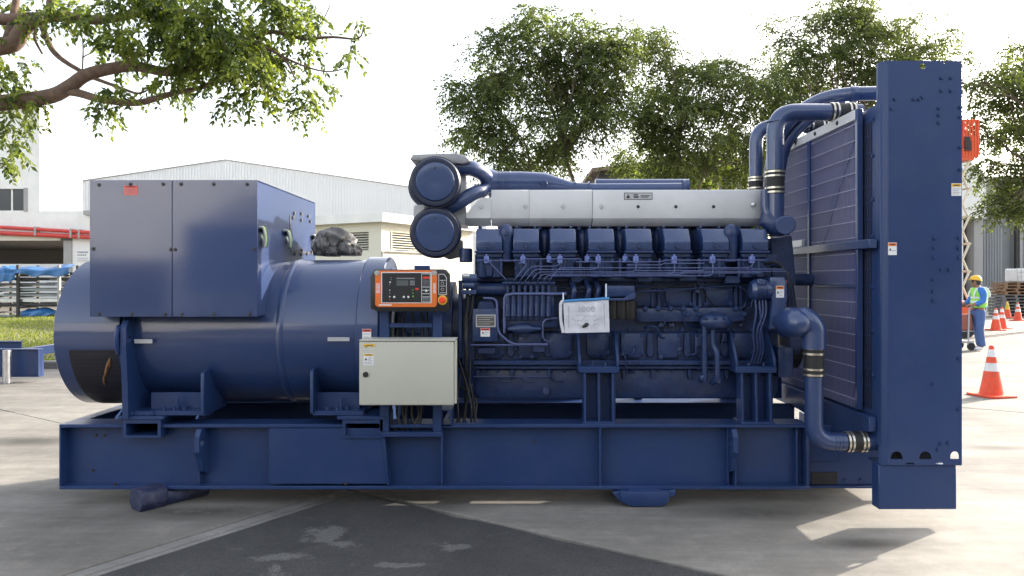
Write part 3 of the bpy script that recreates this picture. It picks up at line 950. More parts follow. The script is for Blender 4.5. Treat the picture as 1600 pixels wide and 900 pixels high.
# ---------------------------------------------------------------- cylinder heads and covers
CX = [764, 822, 880, 940, 999, 1059, 1119, 1181]
HY = .07
hw = .097
bh = MB()
zl = PZ(392, HY)
bh.box(-hw + .012, hw - .012, .05, .5, PZ(434, HY + .05) - zl, .0)
bh.box(-hw, hw, .02, .5, -.05, -.012)
bh.box(-.028, .028, .025, .1, PZ(432, HY) - zl, -.05)
HEADM = bh.mesh('cylinder_head', BLUEE, bevel=.008)
bc = MB()
prof = [(0.0, .0), (0.0, PZ(376.5, HY) - zl), (.006, PZ(374.5, HY + .006) - zl), (.060, PZ(358, HY + .06) - zl), (.44, PZ(356, HY + .12) - zl), (.44, 0)]
bc.prism_x(prof, -hw, hw)
COVM = bc.mesh('rocker_cover', BLUEG, bevel=.010, seg=2)
bl = MB()
bl.box(-hw - .008, hw + .008, -.010, .45, -.016, .002)
LIPM = bl.mesh('gasket_lip', BLUEE, bevel=.004)
bk = MB()
bk.cyl((0, 0, 0), (0, -.014, 0), .022, .02, 16)
bk.box(-.004, .004, -.018, -.013, -.016, .016)
KNOBM = bk.mesh('cover_knob', BLUEE)
bs = MB()
bs.box(-.018, .018, 0, .05, -.03, .022)
bs.cyl((0, .01, .022), (0, .01, .036), .010, n=8)
STUBM = bs.mesh('injector_block', paint('light_blue_block', (.16, .21, .50), .3), bevel=.004)
bb_ = MB()
bb_.cyl((0, 0, 0), (0, 0, .02), .012, n=6)
CAPB = bb_.mesh('cap_bolt', BLUEE, bevel=.002)
for i, cx in enumerate(CX):
    x = PX(cx, HY)
    hd = link('cylinder_head', HEADM, gen, (x, HY, zl))
    link('rocker_cover', COVM, hd, (x, HY + .002, zl + .003))
    link('gasket_lip', LIPM, hd, (x, HY, zl))
    kn = link('cover_knob', KNOBM, hd, (x + .0, HY - .0, PZ(384, HY)))
    kn.rotation_euler = (0, R(30), 0)
    link('injector_block', STUBM, hd, P(cx - (5 if i else 4), 405, HY - .03))
    if i in (3, 4, 2):
        link('injector_block', STUBM, hd, P(cx - 22, 404, HY + .02))
    for dx in (-.07, .07):
        link('cap_bolt', CAPB, hd, (x + dx, HY + .17, PZ(357, HY + .15)))
    for dx in (-.08, .08):
        link('bolt', BOLT, hd, (x + dx, HY + .02, zl - .07))
        link('bolt', BOLT, hd, (x + dx * .9, HY + .02, zl - .13))
# intake elbows in the gaps
for i in range(7):
    g = (CX[i] + CX[i + 1]) / 2
    sub(eng, 'intake_elbow', lambda b: b.tube(fillet([P(g, 364, .50), P(g, 364, .40), P(g, 392, .38), P(g, 412, .42)], .08), .045, 12), BLUEE, bevel=0)
for px in (791, 1142):
    b = MB()
    b.tube([P(px, 408, .16), P(px, 366, .13)], [.05, .048], 16)
    b.lathe([(PZ(368, .13), .052), (PZ(362, .13), .056), (PZ(355, .13), .045), (PZ(350.5, .13), .022), (PZ(349.5, .13), .003)], P(px, 360, .13), 'z', 20)
    b.build('breather', BLUEE, eng)
# fuel feed rails and high-pressure lines
LINEP = paint('fuel_line_paint', (.085, .11, .25), .3)
rows = [408.5, 411.5, 416, 421, 425, 428.5, 431, 418.5]
for i, cx in enumerate(CX):
    pxs = 793 + 9.2 * i
    ry = rows[i]
    tx = cx - 5
    Y = .03 + .004 * (i % 3)
    dirn = -1 if tx < pxs else 1
    k1 = pxs + dirn * (438 - ry) * (.85 if dirn > 0 else 1.0)
    pts = [P(pxs, 441, .1), P(pxs + dirn * 2, 437, Y), P(k1, ry, Y), P(tx - 10 * dirn, ry, Y), P(tx, ry - 2, Y), P(tx, 402, HY - .03)]
    sub(eng, 'fuel_line', lambda b: b.tube(fillet(pts, .03, 4), .0034, 6), LINEP, bevel=0)
for py, a, c in ((407, 745, 905), (409, 900, 1195), (423, 990, 1225), (426.5, 930, 1228), (429, 960, 1190), (414, 980, 1100)):
    sub(eng, 'fuel_rail', lambda b: b.tube(fillet([P(a, py, .04), P(a + (c - a) * .45, py, .04), P(a + (c - a) * .47, py - 2.5, .04), P(c, py - 2.5, .04)], .03, 4), .0036, 6), LINEP, bevel=0)
sub(eng, 'coolant_rail', lambda b: b.pbox(745, 433, 1200, 441, .24, .31), BLUEE, bevel=.012, seg=3)

# ---------------------------------------------------------------- injection pump, governor, filters on the side
m = MB()
m.pbox(788, 458, 866, 500, .12, .28)
m.pbox(784, 498, 870, 512, .15, .28)
pump = m.build('injection_pump', BLUEE, gen, bevel=.008, seg=2)
sub(pump, 'pump_rail', lambda b: b.tube([P(785, 442.5, .11), P(867, 442.5, .11)], .014, 10), BLUEE, bevel=0)
for i in range(8):
    px = 793 + 9.2 * i
    sub(pump, 'pump_plunger', lambda b: (b.cyl(P(px, 446, .11), P(px, 462, .11), .013, n=10), b.cyl(P(px, 462, .105), P(px, 476, .105), .019, n=10), b.cyl(P(px, 476, .1), P(px, 494, .1), .021, .024, 10)), BLUEE, bevel=0)
    bolt(pump, px, 497, .12)
    bolt(pump, px + 4, 477, .118)
sub(pump, 'feed_cylinder', lambda b: b.tube([P(793, 514, .08), P(800, 514, .08), P(808, 514, .08), P(825, 514, .08), P(832, 514, .08), P(845, 514, .08)], [.01, .018, .036, .036, .018, .012], 14), BLUEE, bevel=0)
sub(pump, 'return_pipe', lambda b: b.tube(fillet([P(788, 520, .1), P(788, 462, .1), P(800, 459, .08), P(885, 459, .08)], .05), .010, 8), LINEP, bevel=0)
sub(pump, 'return_pipe', lambda b: b.tube(fillet([P(755, 466, .1), P(776, 466, .1), P(778, 520, .1), P(800, 538, .12), P(856, 538, .12)], .05), .009, 8), LINEP, bevel=0)
sub(pump, 'return_pipe', lambda b: b.tube(fillet([P(736, 539, .12), P(812, 539, .12)], .05), .006, 8), LINEP, bevel=0)
sub(pump, 'return_pipe', lambda b: b.tube(fillet([P(870, 497, .12), P(848, 499, .1), P(848, 530, .1), P(858, 534, .14)], .05), .007, 8), LINEP, bevel=0)
sub(pump, 'pump_drive', lambda b: b.tube([P(736, 452, .2), P(790, 452, .2)], .05, 14), BLUEE, bevel=0)
gov = MB().pbox(738, 482, 778, 534, .10, .28).build('governor', BLUEE, gen, bevel=.01, seg=2)
sub(gov, 'governor_cap', lambda b: b.pprism([(744, 484), (748, 470), (770, 470), (775, 484)], .13, .26), BLUEE, bevel=.008)
b = MB()
b.mat(0).pbox(743.5, 491.5, 774.5, 511, .095, .10)
b.mat(1).pbox(745.5, 493.5, 772.5, 509, .0935, .096)
for k in range(4): b.mat(0).pbox(747, 495.5 + 3.4 * k, 771 - 5 * (k % 2), 496.3 + 3.4 * k, .092, .094)
b.build('name_plate', [SILVER, paint('plate_dark', (.13, .12, .11), .35, metal=.4)], gov, smooth=0)
sticker(gov, 751, 512.5, 765.5, 526, .10, head=REDP, lines=2)
fh = MB().pbox(716, 438, 722, 560, .12, .3).build('fuel_filter_bracket', BLUEE, gen, bevel=.004)
b = MB()
b.cyl(P(722, 435, .1), P(746, 435, .1), .034, n=18)
b.cyl(P(724, 446, .1), P(742, 446, .1), .028, n=18)
b.pbox(721, 453, 744, 460, .06, .16)
b.build('filter_head', BLUEG, fh, bevel=.004)
sub(fh, 'steel_sleeve', lambda b: b.cyl(P(724, 431.5, .085), P(734, 431.5, .085), .022, n=14), STEEL, bevel=0)
sub(fh, 'hose', lambda b: b.tube(fillet([P(731, 460, .1), P(731, 478, .1), P(727, 500, .1), P(730, 560, .1)], .05), .012, 8), RUBBER, bevel=0)
sub(fh, 'hose', lambda b: b.tube(fillet([P(739, 460, .1), P(738, 480, .1), P(733, 500, .12)], .05), .010, 8), RUBBER, bevel=0)
sub(fh, 'solenoid', lambda b: b.cyl(P(728, 410, .2), P(728, 388, .2), .05, n=16), BLUEE, bevel=.006)
# black canister filters behind the document pouch
fl = MB().pbox(946, 446, 992, 464, .05, .26).build('oil_filter_head', BLUEE, gen, bevel=.012, seg=2)
sub(fl, 'drain_tray', lambda b: b.pprism([(944, 466), (976, 466), (986, 458), (994, 458), (992, 467), (978, 470), (944, 470)], .0, .2), BLUEG, bevel=.003)
for px in (955, 969, 984):
    sub(fl, 'oil_filter', lambda b: b.lathe([(PZ(499, .07), .01), (PZ(499, .07), .045), (PZ(496, .07), .052), (PZ(470, .07), .052), (PZ(469, .07), .03)], P(px, 480, .10), 'z', 20), BLACK, bevel=0)
for px in (892, 915, 930):
    sub(fl, 'drain_hose', lambda b: b.tube(fillet([P(px, 438, .22), P(px + 6, 452, .1), P(px + 3, 466, .12)], .05), .02, 10), BLUEE, bevel=0)

# ---------------------------------------------------------------- engine mounts
for a, c in ((904, 968), (1150, 1214)):
    Y = .04
    mid = (a + c) / 2
    mt = MB().pbox(a, 573, c, 583, Y, .32).build('engine_mount', BLUE, gen, bevel=.005)
    sub(mt, 'side_plate', lambda b: b.prism_x([(Y + .01, PZ(573, Y)), (Y + .01, PZ(562, Y)), (.14, PZ(538, Y)), (.2, PZ(520, Y)), (.32, PZ(520, Y)), (.32, PZ(573, Y))], PX(a, Y), PX(a, Y) + .02), bevel=.003)
    sub(mt, 'side_plate', lambda b: b.prism_x([(Y + .01, PZ(573, Y)), (Y + .01, PZ(562, Y)), (.14, PZ(538, Y)), (.2, PZ(520, Y)), (.32, PZ(520, Y)), (.32, PZ(573, Y))], PX(c, Y) - .02, PX(c, Y)), bevel=.003)
    sub(mt, 'back_plate', lambda b: b.pbox(a + 6, 583, c - 6, 668, .16, .18), bevel=.002)
    for px in (mid - 22, mid, mid + 22):
        sub(mt, 'column_plate', lambda b: b.prism_x([(Y + .01, PZ(583, Y)), (.16, PZ(583, Y)), (.16, ZT), (Y - .01, ZT)], PX(px, Y) - .009, PX(px, Y) + .009), bevel=.002)
    sub(mt, 'foot_plate', lambda b: b.box(PX(mid - 26, Y), PX(mid + 26, Y), .005, .2, ZT, ZT + .014), bevel=.002)
    for px in (mid - 11, mid + 11):
        link('bolt', BOLTZ, mt, P(px, 573, Y + .1))
        bolt(mt, px, 587, .159)


# small fittings over the engine side
rk_ = random.Random(21)
for k in range(15):
    px = 752 + k * 31
    sub(eng, 'line_clamp', lambda b: b.pbox(px - 2, 404, px + 2, 432, .045, .06), BLUEE, bevel=.002)
for k in range(34):
    px = 750 + k * 13.6
    bolt(eng, px, 443.5, .298)
    if k % 2: bolt(eng, px + 3, 515.5, .268)
for px in (982, 1020, 1030, 1085, 1094, 1150, 1158):
    sub(eng, 'cast_rib', lambda b: b.pprism([(px - 2, 446), (px + 2, 446), (px + 3, 480), (px - 3, 480)], .262, .30), BLUEE, bevel=.003)
for px in (1000, 1040, 1080, 1104, 1143):
    for py in (452, 475): bolt(eng, px - 1, py, .272)
for k in range(26):
    px, py = rk_.uniform(745, 1160), rk_.choice((436, 455, 482, 508, 545, 557))
    if 870 < px < 995 and py < 525: continue
    r = rk_.uniform(.010, .022)
    sub(eng, 'plug', lambda b: b.cyl(P(px, py, .30), P(px, py, .225), r, r * .9, 8), BLUEE, bevel=.002)
for k in range(16):
    px = rk_.uniform(745, 1190)
    py = rk_.choice((446, 484, 512, 556))
    if 860 < px < 990 and py < 520: px += 130
    L = rk_.uniform(18, 60)
    dy = rk_.choice((-22, -14, 0, 16, 26))
    sub(eng, 'small_pipe', lambda b: b.tube(fillet([P(px, py, .28), P(px + 2, py - 2, .2), P(px + L * .5, py - 2, .19), P(px + L * .6, py + dy, .2), P(px + L, py + dy, .28)], .04, 4), rk_.uniform(.004, .008), 6), BLUEE, bevel=0)
for px, py, w_, h_ in ((862, 452, 9, 12), (1008, 436, 12, 8), (1075, 434, 14, 9), (1145, 437, 12, 10), (842, 545, 10, 10), (760, 548, 14, 9), (1205, 405, 10, 14), (900, 436, 8, 10)):
    d_ = sub(eng, 'sensor_box', lambda b: b.pbox(px - w_, py - h_ * .6, px + w_, py + h_ * .6, .16, .30), BLUEE, bevel=.006)
for k in range(5):
    sub(eng, 'wire_loom', lambda b: b.tube(fillet([P(742, 446 + 3 * k, .2), P(800 + 60 * k, 444 + 2.5 * k, .19), P(880 + 70 * k, 449 - k, .2), P(905 + 72 * k, 474 + 4 * k, .26)], .08), .006, 6), RUBBER if k % 2 else BLUEE, bevel=0)
for px in (746, 800, 858, 975, 1020, 1078, 1136):
    sub(eng, 'sump_bracket', lambda b: b.pprism([(px - 3, 577), (px + 3, 577), (px + 2, 592), (px - 2, 592)], .245, .28), BLUEE, bevel=.003)
for px in (758, 793, 840):
    sub(eng, 'sump_pipe', lambda b: b.tube(fillet([P(px - 18, 589, .23), P(px + 20, 589, .23), P(px + 24, 596, .25), P(px + 40, 596, .27)], .03), .006, 6), BLUEE, bevel=0)

# ---------------------------------------------------------------- heat shield over the exhaust manifold
SHY = .27
z0, z1 = PZ(341, SHY), PZ(296.5, SHY)
zl2 = PZ(353.5, SHY + .07)
sh = MB().pprism([(732, 340), (732, 333), (750, 313), (771, 311), (771, 298.5), (1192, 296), (1192, 340)], SHY + .012, .52).build('heat_shield', SHIELD, gen, bevel=.004)


def shield_panel(pa, pb, zt=z1, extra=None):
    prof = [(SHY, z0), (SHY, zt - .004), (SHY + .006, zt), (.56, zt), (.56, zt - .004), (SHY + .01, zt - .006), (SHY + .004, z0 + .001), (SHY + .072, zl2), (SHY + .069, zl2 - .001)]
    return sub(sh, 'shield_panel', lambda b: b.prism_x(prof, PX(pa, SHY), PX(pb, SHY)), SHIELD, bevel=.0015)


shield_panel(827, 925.2)
shield_panel(926.4, 1197)
shield_panel(767.7, 826.5)
sub(sh, 'shield_corner', lambda b: b.pprism([(728, 341), (728, 334), (735, 326), (746, 314), (752, 309.5), (767.5, 309), (767.5, 341)], SHY + .001, SHY + .006), SHIELD, bevel=.0015)
sub(sh, 'shield_corner', lambda b: b.prism_x([(SHY + .002, z0), (SHY + .006, z0), (SHY + .073, zl2), (SHY + .069, zl2 - .001)], PX(728, SHY), PX(767.5, SHY)), SHIELD, bevel=.0)
for px, me in ((752, BOLTS), (821, BOLTS), (880, BOLTS), (939, BOLTS), (997, BOLTD), (1056, BOLTD), (1115, BOLTD), (1177, BOLTS)):
    bolt(sh, px, 323, SHY, me)
sub(sh, 'large_stud', lambda b: b.cyl(P(1177, 320, SHY), P(1177, 320, SHY - .02), .022, .016, 16), STEEL, bevel=.002)
b = MB()
b.mat(0).pbox(975, 301, 1019.5, 312, SHY - .002, SHY)
b.mat(1).pbox(976, 302, 1018.5, 311, SHY - .003, SHY - .0015)
Yq = SHY - .0045
b.mat(0).pprism([(978, 309.5), (985, 309.5), (981.5, 303.5)], Yq, Yq + .002)
b.mat(0).pbox(990, 303.5, 997, 305.3, Yq, Yq + .002)
b.mat(0).pbox(990, 306.5, 998, 309, Yq, Yq + .002)
for k, (a, c) in enumerate(((1001, 1016), (1001, 1013))):
    b.mat(0).pbox(a, 305.2 + 2.1 * k, c, 306.4 + 2.1 * k, Yq, Yq + .002)
b.build('warning_label', [INK, SILVER], sh, smooth=0)
for k in range(14):
    bolt(sh, 750 + 31 * k, 356, .36)

# ---------------------------------------------------------------- air filters and charge pipes


def air_filter(px, py, Y0, s=1.0):
    c = P(px, py, Y0)
    b = MB()
    b.lathe([(Y0 + .012, .12), (Y0, .150 * s), (Y0 + .004, .178 * s), (Y0 + .02, .188 * s), (Y0 + .06, .188 * s), (Y0 + .07, .180 * s), (Y0 + .2, .178 * s), (Y0 + .36, .165 * s), (Y0 + .42, .10 * s)], c, 'y', 64)
    f = b.build('air_filter', paint('filter_navy', (.010, .016, .045), .4), gen, smooth=30)
    sub(f, 'end_cap', lambda b: b.lathe([(Y0 + .01, .148 * s), (Y0 - .004, .146 * s), (Y0 - .012, .138 * s), (Y0 - .015, .10 * s), (Y0 - .010, .02 * s), (Y0 - .010, .002)], c, 'y', 64), BLUEG, bevel=0)
    sub(f, 'clamp_ring', lambda b: b.lathe([(Y0 + .025, .17 * s), (Y0 + .025, .194 * s), (Y0 + .05, .194 * s), (Y0 + .05, .17 * s)], c, 'y', 64), paint('dark_ring', (.012, .014, .026), .4), bevel=0)
    link('bolt', BOLTD, f, c + Vector((.0, -.010, .10 * s)))
    return f


air_filter(680, 284, .10)
air_filter(680, 363, .12)
air_filter(672, 291, 1.02)
air_filter(676, 366, 1.02)
b = MB()
b.prism([(PX(640, .2), PZ(249, .2)), (PX(645, .2), PZ(241, .2)), (PX(712, .2), PZ(239, .2)), (PX(727, .2), PZ(243, .2)), (PX(736, .2), PZ(252, .2)), (PX(724, .2), PZ(256, .2)), (PX(650, .2), PZ(251, .2))], .20, .95)
tg = b.build('turbo_heat_shield', paint('dull_aluminium', (.30, .30, .31), .5, metal=.4, var=.15), gen, bevel=.01, seg=2)
sub(tg, 'side_sheet', lambda b: b.pbox(704, 250, 728, 350, .34, .9), SHIELD, bevel=.004)
sub(tg, 'lower_bracket', lambda b: b.pprism([(700, 375), (722, 375), (722, 400), (700, 405), (690, 400)], .34, .5), paint('dull_bracket', (.25, .25, .25), .5, metal=.4), bevel=.004)
sub(tg, 'side_sheet', lambda b: b.pbox(646, 320, 664, 342, .3, .5), SHIELD, bevel=.004)
chg = MB().tube(fillet([P(712, 262, .30), P(735, 262, .30), P(757, 272, .40), P(762, 288, .5), P(770, 288, .5)], .12), .062, 16).build('charge_air_pipe', BLUEG, gen, smooth=60)
sub(chg, 'lower_branch', lambda b: b.tube(fillet([P(694, 328, .28), P(716, 318, .25), P(742, 300, .30), P(754, 299, .38), P(762, 290, .5)], .10), .055, 16), BLUEG, bevel=0, smooth=60)
sub(chg, 'inlet_duct', lambda b: b.tube([P(764, 286, .52), P(778, 286, .52), P(812, 285, .52), P(850, 286, .52), P(890, 292, .52), P(896, 293, .52), P(930, 295, .52), P(1068, 294, .52)],
                                        [.125, .09, .088, .084, .045, .042, .042, .042], 20), BLUEG, bevel=0, smooth=60)
for px in (779, 784, 789, 794, 897, 919):
    sub(chg, 'duct_ring', lambda b: b.tube([P(px, 286 if px < 800 else 293, .52), P(px + 2.5, 286 if px < 800 else 293, .52)], .094 if px < 800 else .05, 20), BLUEG, bevel=0)
sub(chg, 'sensor_boss', lambda b: b.cyl(P(850, 287, .42), P(850, 287, .40), .028, n=12), BLUEE, bevel=.003)
sub(chg, 'exhaust_manifold', lambda b: b.tube([P(930, 290, .75), P(1076, 290, .75)], .055, 16), BLUEG, bevel=0)
sub(chg, 'pipe_flange', lambda b: b.tube([P(1066, 293, .52), P(1070, 293, .52)], .065, 16), BLUEG, bevel=0)

# ---------------------------------------------------------------- charging alternator and belt guard
ca = MB()
c = P(1190, 453, .08)
ca.lathe([(PX(1171, .08), .03), (PX(1172, .08), .06), (PX(1178, .08), .078), (PX(1196, .08), .08), (PX(1203, .08), .07), (PX(1204, .08), .03)], c, 'x', 28)
ca = ca.build('charging_alternator', BLUEG, gen, smooth=30)
for k in range(7):
    x = PX(1178 + 2.6 * k, .08)
    sub(ca, 'cooling_fin', lambda b: b.lathe([(x, .06), (x, .083), (x + .004, .083), (x + .004, .06)], c, 'x', 28), BLUEE, bevel=0)
sub(ca, 'terminal_cover', lambda b: b.pbox(1184, 436, 1198, 446, .0, .1), BLUEG, bevel=.008)
for k, (xa, xb) in enumerate(((1180, 1176), (1186, 1190), (1191, 1181), (1196, 1186))):
    sub(ca, 'cable', lambda b: b.tube(fillet([P(xa, 466, .06), P(xa + 2, 490, .04), P(xb, 520, .05), P(xb + 4, 545, .06), P(xb - 3, 568, .1)], .08), .0085, 8), BLUEE, bevel=0)
bg_ = MB()
bg_.pprism([(1203, 433), (1226, 433), (1230, 443), (1231, 466), (1222, 514), (1202, 514), (1207, 470), (1203, 446)], .02, .22)
bgd = bg_.build('belt_guard', BLUEG, gen, bevel=.008, seg=2)
sticker(bgd, 1212.5, 446.5, 1225, 465, .02, head=ORANGE, lines=2)
sub(bgd, 'clip', lambda b: b.pbox(1228, 438, 1234, 444, .1, .14), REDP, bevel=.002)
# oil cooler lump with two drop pipes
oc = MB().tube([P(1096, 503, .14), P(1104, 503, .12), P(1132, 503, .12), P(1140, 503, .14)], [.03, .062, .062, .03], 16).build('oil_cooler', BLUEE, gen, smooth=60)
for px in (1102, 1118, 1134):
    bolt(oc, px, 497, .06)
sub(oc, 'drop_pipe', lambda b: b.tube(fillet([P(1101, 507, .12), P(1101, 590, .12), P(1094, 594, .16)], .05), .022, 12), BLUEE, bevel=0)
sub(oc, 'drop_pipe', lambda b: b.tube(fillet([P(1114, 507, .12), P(1114, 540, .12), P(1121, 552, .10), P(1121, 594, .10), P(1112, 598, .16)], .06), .022, 12), BLUEE, bevel=0)
for px, py in ((1099, 592), (1121, 595)):
    sub(oc, 'pipe_union', lambda b: b.cyl(P(px, py - 6, .12), P(px, py + 3, .12), .032, n=12), BLUEE, bevel=.003)
# engine front end: pulley housings near the radiator
fe = MB().pbox(1216, 543, 1240, 590, .10, .5).build('front_end_housing', BLUEE, gen, bevel=.01, seg=2)
sub(fe, 'pulley_cover', lambda b: b.cyl(P(1226, 530, .3), P(1244, 530, .3), .12, n=24), BLUEE, bevel=.006)
sub(fe, 'pulley', lambda b: b.lathe([(PX(1224, .6), .1), (PX(1224, .6), .22), (PX(1240, .6), .22), (PX(1240, .6), .1)], (0, .6, 1.15), 'x', 32), BLACK, bevel=0)
sub(fe, 'thermostat_housing', lambda b: b.tube([P(1197, 322, .22), P(1200, 345, .2), P(1212, 352, .2), P(1226, 356, .2)], [.03, .07, .09, .07], 16), BLUEE, bevel=0)
sub(fe, 'thermostat_cover', lambda b: b.cyl(P(1227, 352, .2), P(1227, 352, .08), .078, .07, 20), BLUEG, bevel=.006)
sub(fe, 'front_bracket', lambda b: b.pprism([(1204, 372), (1238, 368), (1244, 440), (1232, 470), (1205, 430)], .35, .8), BLUEE, bevel=.01)
for k in range(5):
    sub(fe, 'wire_loom', lambda b: b.tube(fillet([P(1196 + k * 6, 412 + k * 2, .16), P(1215 + k * 5, 408 + 4 * k, .1), P(1238 - k * 2, 440 + 3 * k, .1), P(1243 - 3 * k, 480, .12)], .08), .009, 8), BLUEE if k % 2 else RUBBER, bevel=0)
sub(fe, 'fan_shaft', lambda b: b.cyl((PX(1240, .6), .6, 1.65), (2.44, .6, 1.65), .05, n=14), BLUEE, bevel=0)

# ---------------------------------------------------------------- coolant pipes
WARMSTEEL = paint('clamp_steel', (.62, .58, .5), .25, metal=.9, var=.1)


def hose(par, p0, p1, r, k=4, gap=.0):
    p0, p1 = Vector(p0), Vector(p1)
    sub(par, 'rubber_hose', lambda b: b.tube([p0, p1], r * 1.08, 20), RUBBER, bevel=0)
    d = (p1 - p0).normalized()
    L = (p1 - p0).length
    for t in ((.08, .26, .76, .94) if k == 4 else (.12, .88)):
        q = p0 + d * L * t
        sub(par, 'hose_clamp', lambda b: b.tube([q - d * .007, q + d * .007], r * 1.17, 20), WARMSTEEL, bevel=0)


YA = .20
xa = PX(1211, YA)
zt = PZ(175.5, YA)
p1 = MB().tube(fillet([(xa, YA, PZ(345, YA)), (xa, YA, zt), (PX(1345, YA), YA, zt)], .16, 10), .064, 20).build('coolant_pipe', BLUEG, gen, smooth=60)
hose(p1, P(1211, 266, YA), P(1211, 303, YA), .064)
hose(p1, (PX(1296, YA), YA, zt), (PX(1334, YA), YA, zt), .064)
sub(p1, 'weld_ring', lambda b: b.tube([(xa, YA, PZ(191, YA)), (xa, YA, PZ(190, YA))], .066, 20), BLUEG, bevel=0)
sub(p1, 'outlet_elbow', lambda b: b.tube(fillet([P(1195, 296, YA), P(1196, 330, YA), P(1203, 346, YA - .02), P(1216, 356, YA - .04)], .1), [.03] * 1 + [.035] * (2 * 7) + [.05], 14), BLUEG, bevel=0, smooth=60)
YB = .95
xb = PX(1181, YB)
zb = PZ(197, YB)
p2 = MB().tube(fillet([(xb, YB, PZ(330, YB)), (xb, YB, zb), (PX(1300, YB), YB, zb)], .16, 10), .056, 20).build('coolant_pipe', BLUEG, gen, smooth=60)
hose(p2, P(1181, 276, YB), P(1181, 300, YB), .056)
hose(p2, (PX(1258, YB), YB, zb), (PX(1292, YB), YB, zb), .056)


def spline(p, m=6):
    q = []
    for i in range(len(p) - 1):
        p0, p1_, p2_, p3_ = p[max(0, i - 1)], p[i], p[i + 1], p[min(len(p) - 1, i + 2)]
        for k in range(m):
            u = k / m
            q.append(.5 * ((2 * p1_) + (p2_ - p0) * u + (2 * p0 - 5 * p1_ + 4 * p2_ - p3_) * u * u + (3 * p1_ - p0 - 3 * p2_ + p3_) * u ** 3))
    return q + [p[-1]]


p3 = MB().tube(spline([P(1204, 330, 1.0), P(1203, 280, 1.0), P(1210, 232, .95), P(1226, 200, .85), P(1250, 175, .72), P(1285, 155, .55), P(1325, 147.5, .38), P(1380, 146, .32)]), .054, 18).build('vent_duct', BLUEG, gen, smooth=60)
sub(p3, 'second_duct', lambda b: b.tube(spline([P(1216, 330, 1.0), P(1217, 280, 1.0), P(1226, 232, .95), P(1246, 202, .85), P(1272, 180, .72), P(1300, 168, .6), P(1325, 164, .5)]), .05, 18), BLUEG, bevel=0, smooth=60)
sub(p3, 'duct_flange', lambda b: b.tube([P(1330, 147, .34), P(1338, 147, .34)], .062, 18), BLUEG, bevel=0)
YC = -.30
r = .062
bot = PZ(690, YC)
xC = PX(1271.5, YC)
p4 = MB().tube(fillet([(xC, YC, PZ(585, YC)), (xC, YC, bot), (PX(1392, YC), YC, bot)], .14, 10), r, 20).build('coolant_pipe', BLUEG, gen, smooth=60)
sub(p4, 'pump_elbow', lambda b: b.tube(fillet([P(1228, 512, .10), P(1240, 500, -.08), P(1258, 497, YC), (xC, YC, PZ(510, YC)), (xC, YC, PZ(545, YC))], .16, 8), .080, 20), BLUEG, bevel=0, smooth=60)
sub(p4, 'water_pump', lambda b: b.lathe([(YC - .09, .01), (YC - .085, .04), (YC - .06, .07), (YC, .10), (YC + .1, .11), (YC + .35, .06)], P(1247, 505, YC), 'y', 28), BLUEG, bevel=0)
hose(p4, (xC, YC, PZ(540, YC)), (xC, YC, PZ(588, YC)), r)
hose(p4, (PX(1320, YC), YC, bot), (PX(1352, YC), YC, bot), r)
for px in (1302, 1307, 1312):
    sub(p4, 'pipe_bead', lambda b: b.tube([(PX(px, YC), YC, bot), (PX(px + 1.5, YC), YC, bot)], r * 1.05, 20), BLUEG, bevel=0)

# ---------------------------------------------------------------- radiator
RY0, RY1 = -0.45, 1.60
rx0, rx1 = PX(1378, RY0), PX(1503, RY0)
rz0, rz1 = PZ(727, RY0), PZ(95, RY0)
zc = 2.84
m = MB()
m.box(rx0, rx1 - .01, RY0 + .02, RY1, rz0 + .12, zc)
m.box(rx0 + .12, rx1 - .05, RY0 + .03, RY1 - .05, zc, zc + .04)
rad = m.build('radiator', BLUE, gen, bevel=.006)


def rq(px, py): return (PX(px, RY0), PZ(py, RY0))


def notch(px, py, w, hgt):
    x, z = rq(px, py)
    return [(x - w, z), (x + w, z)] + circ(x, z + hgt - w, w, 10, 0, 180)


holes = [notch(1401, 717.5, .040, .052), notch(1446, 717.5, .040, .052), notch(1492, 717, .030, .05), circ(*rq(1442, 103.5), .021, 16), circ(*rq(1476, 97.8), .008, 10)]
x, z = rq(1422, 724.5)
holes.append([(x - .03, z - .004), (x + .03, z - .004), (x + .022, z + .006), (x - .022, z + .006)])
x, z = rq(1468, 724.5)
holes.append([(x - .03, z - .004), (x + .03, z - .004), (x + .022, z + .006), (x - .022, z + .006)])
holed('side_panel', [(rx0 + .045, rz0), (rx1, rz0), (rx1, rz1), (rx0 + .045, rz1)], holes, RY0 - .0, RY0 + .008, BLUE, rad)
sub(rad, 'folded_edge', lambda b: b.prism_z([(rx0 - .002, RY0 + .045), (rx0 + .010, RY0 + .018), (rx0 + .0445, RY0), (rx0 + .0445, RY0 + .008), (rx0 + .016, RY0 + .024), (rx0 + .004, RY0 + .048)], rz0, rz1), bevel=.0)
sub(rad, 'folded_edge', lambda b: b.box(rx0 - .002, rx0 + .004, RY0 + .048, RY0 + .075, zc - .05, rz1), bevel=.002)
sub(rad, 'folded_edge', lambda b: b.box(rx1 - .006, rx1, RY0 + .009, RY0 + .12, rz0 + .12, rz1), bevel=.002)
sub(rad, 'bottom_lip', lambda b: b.box(rx0, rx1 + .004, RY0 + .009, RY0 + .2, rz0 - .004, rz0 + .006), bevel=.002)
sub(rad, 'notch_shade', lambda b: b.box(rx0 + .03, rx0 + .41, RY0 + .06, RY0 + .10, rz0 + .008, rz0 + .118), GRIDSHADE, bevel=0)  # dark plate added behind two notches so they look shaded
rb = sub(rad, 'radiator_base', lambda b: b.box(PX(1373, RY0 + .02), PX(1495, RY0 + .02), RY0 + .02, RY0 + .12, .105, rz0 - .004), bevel=.006)
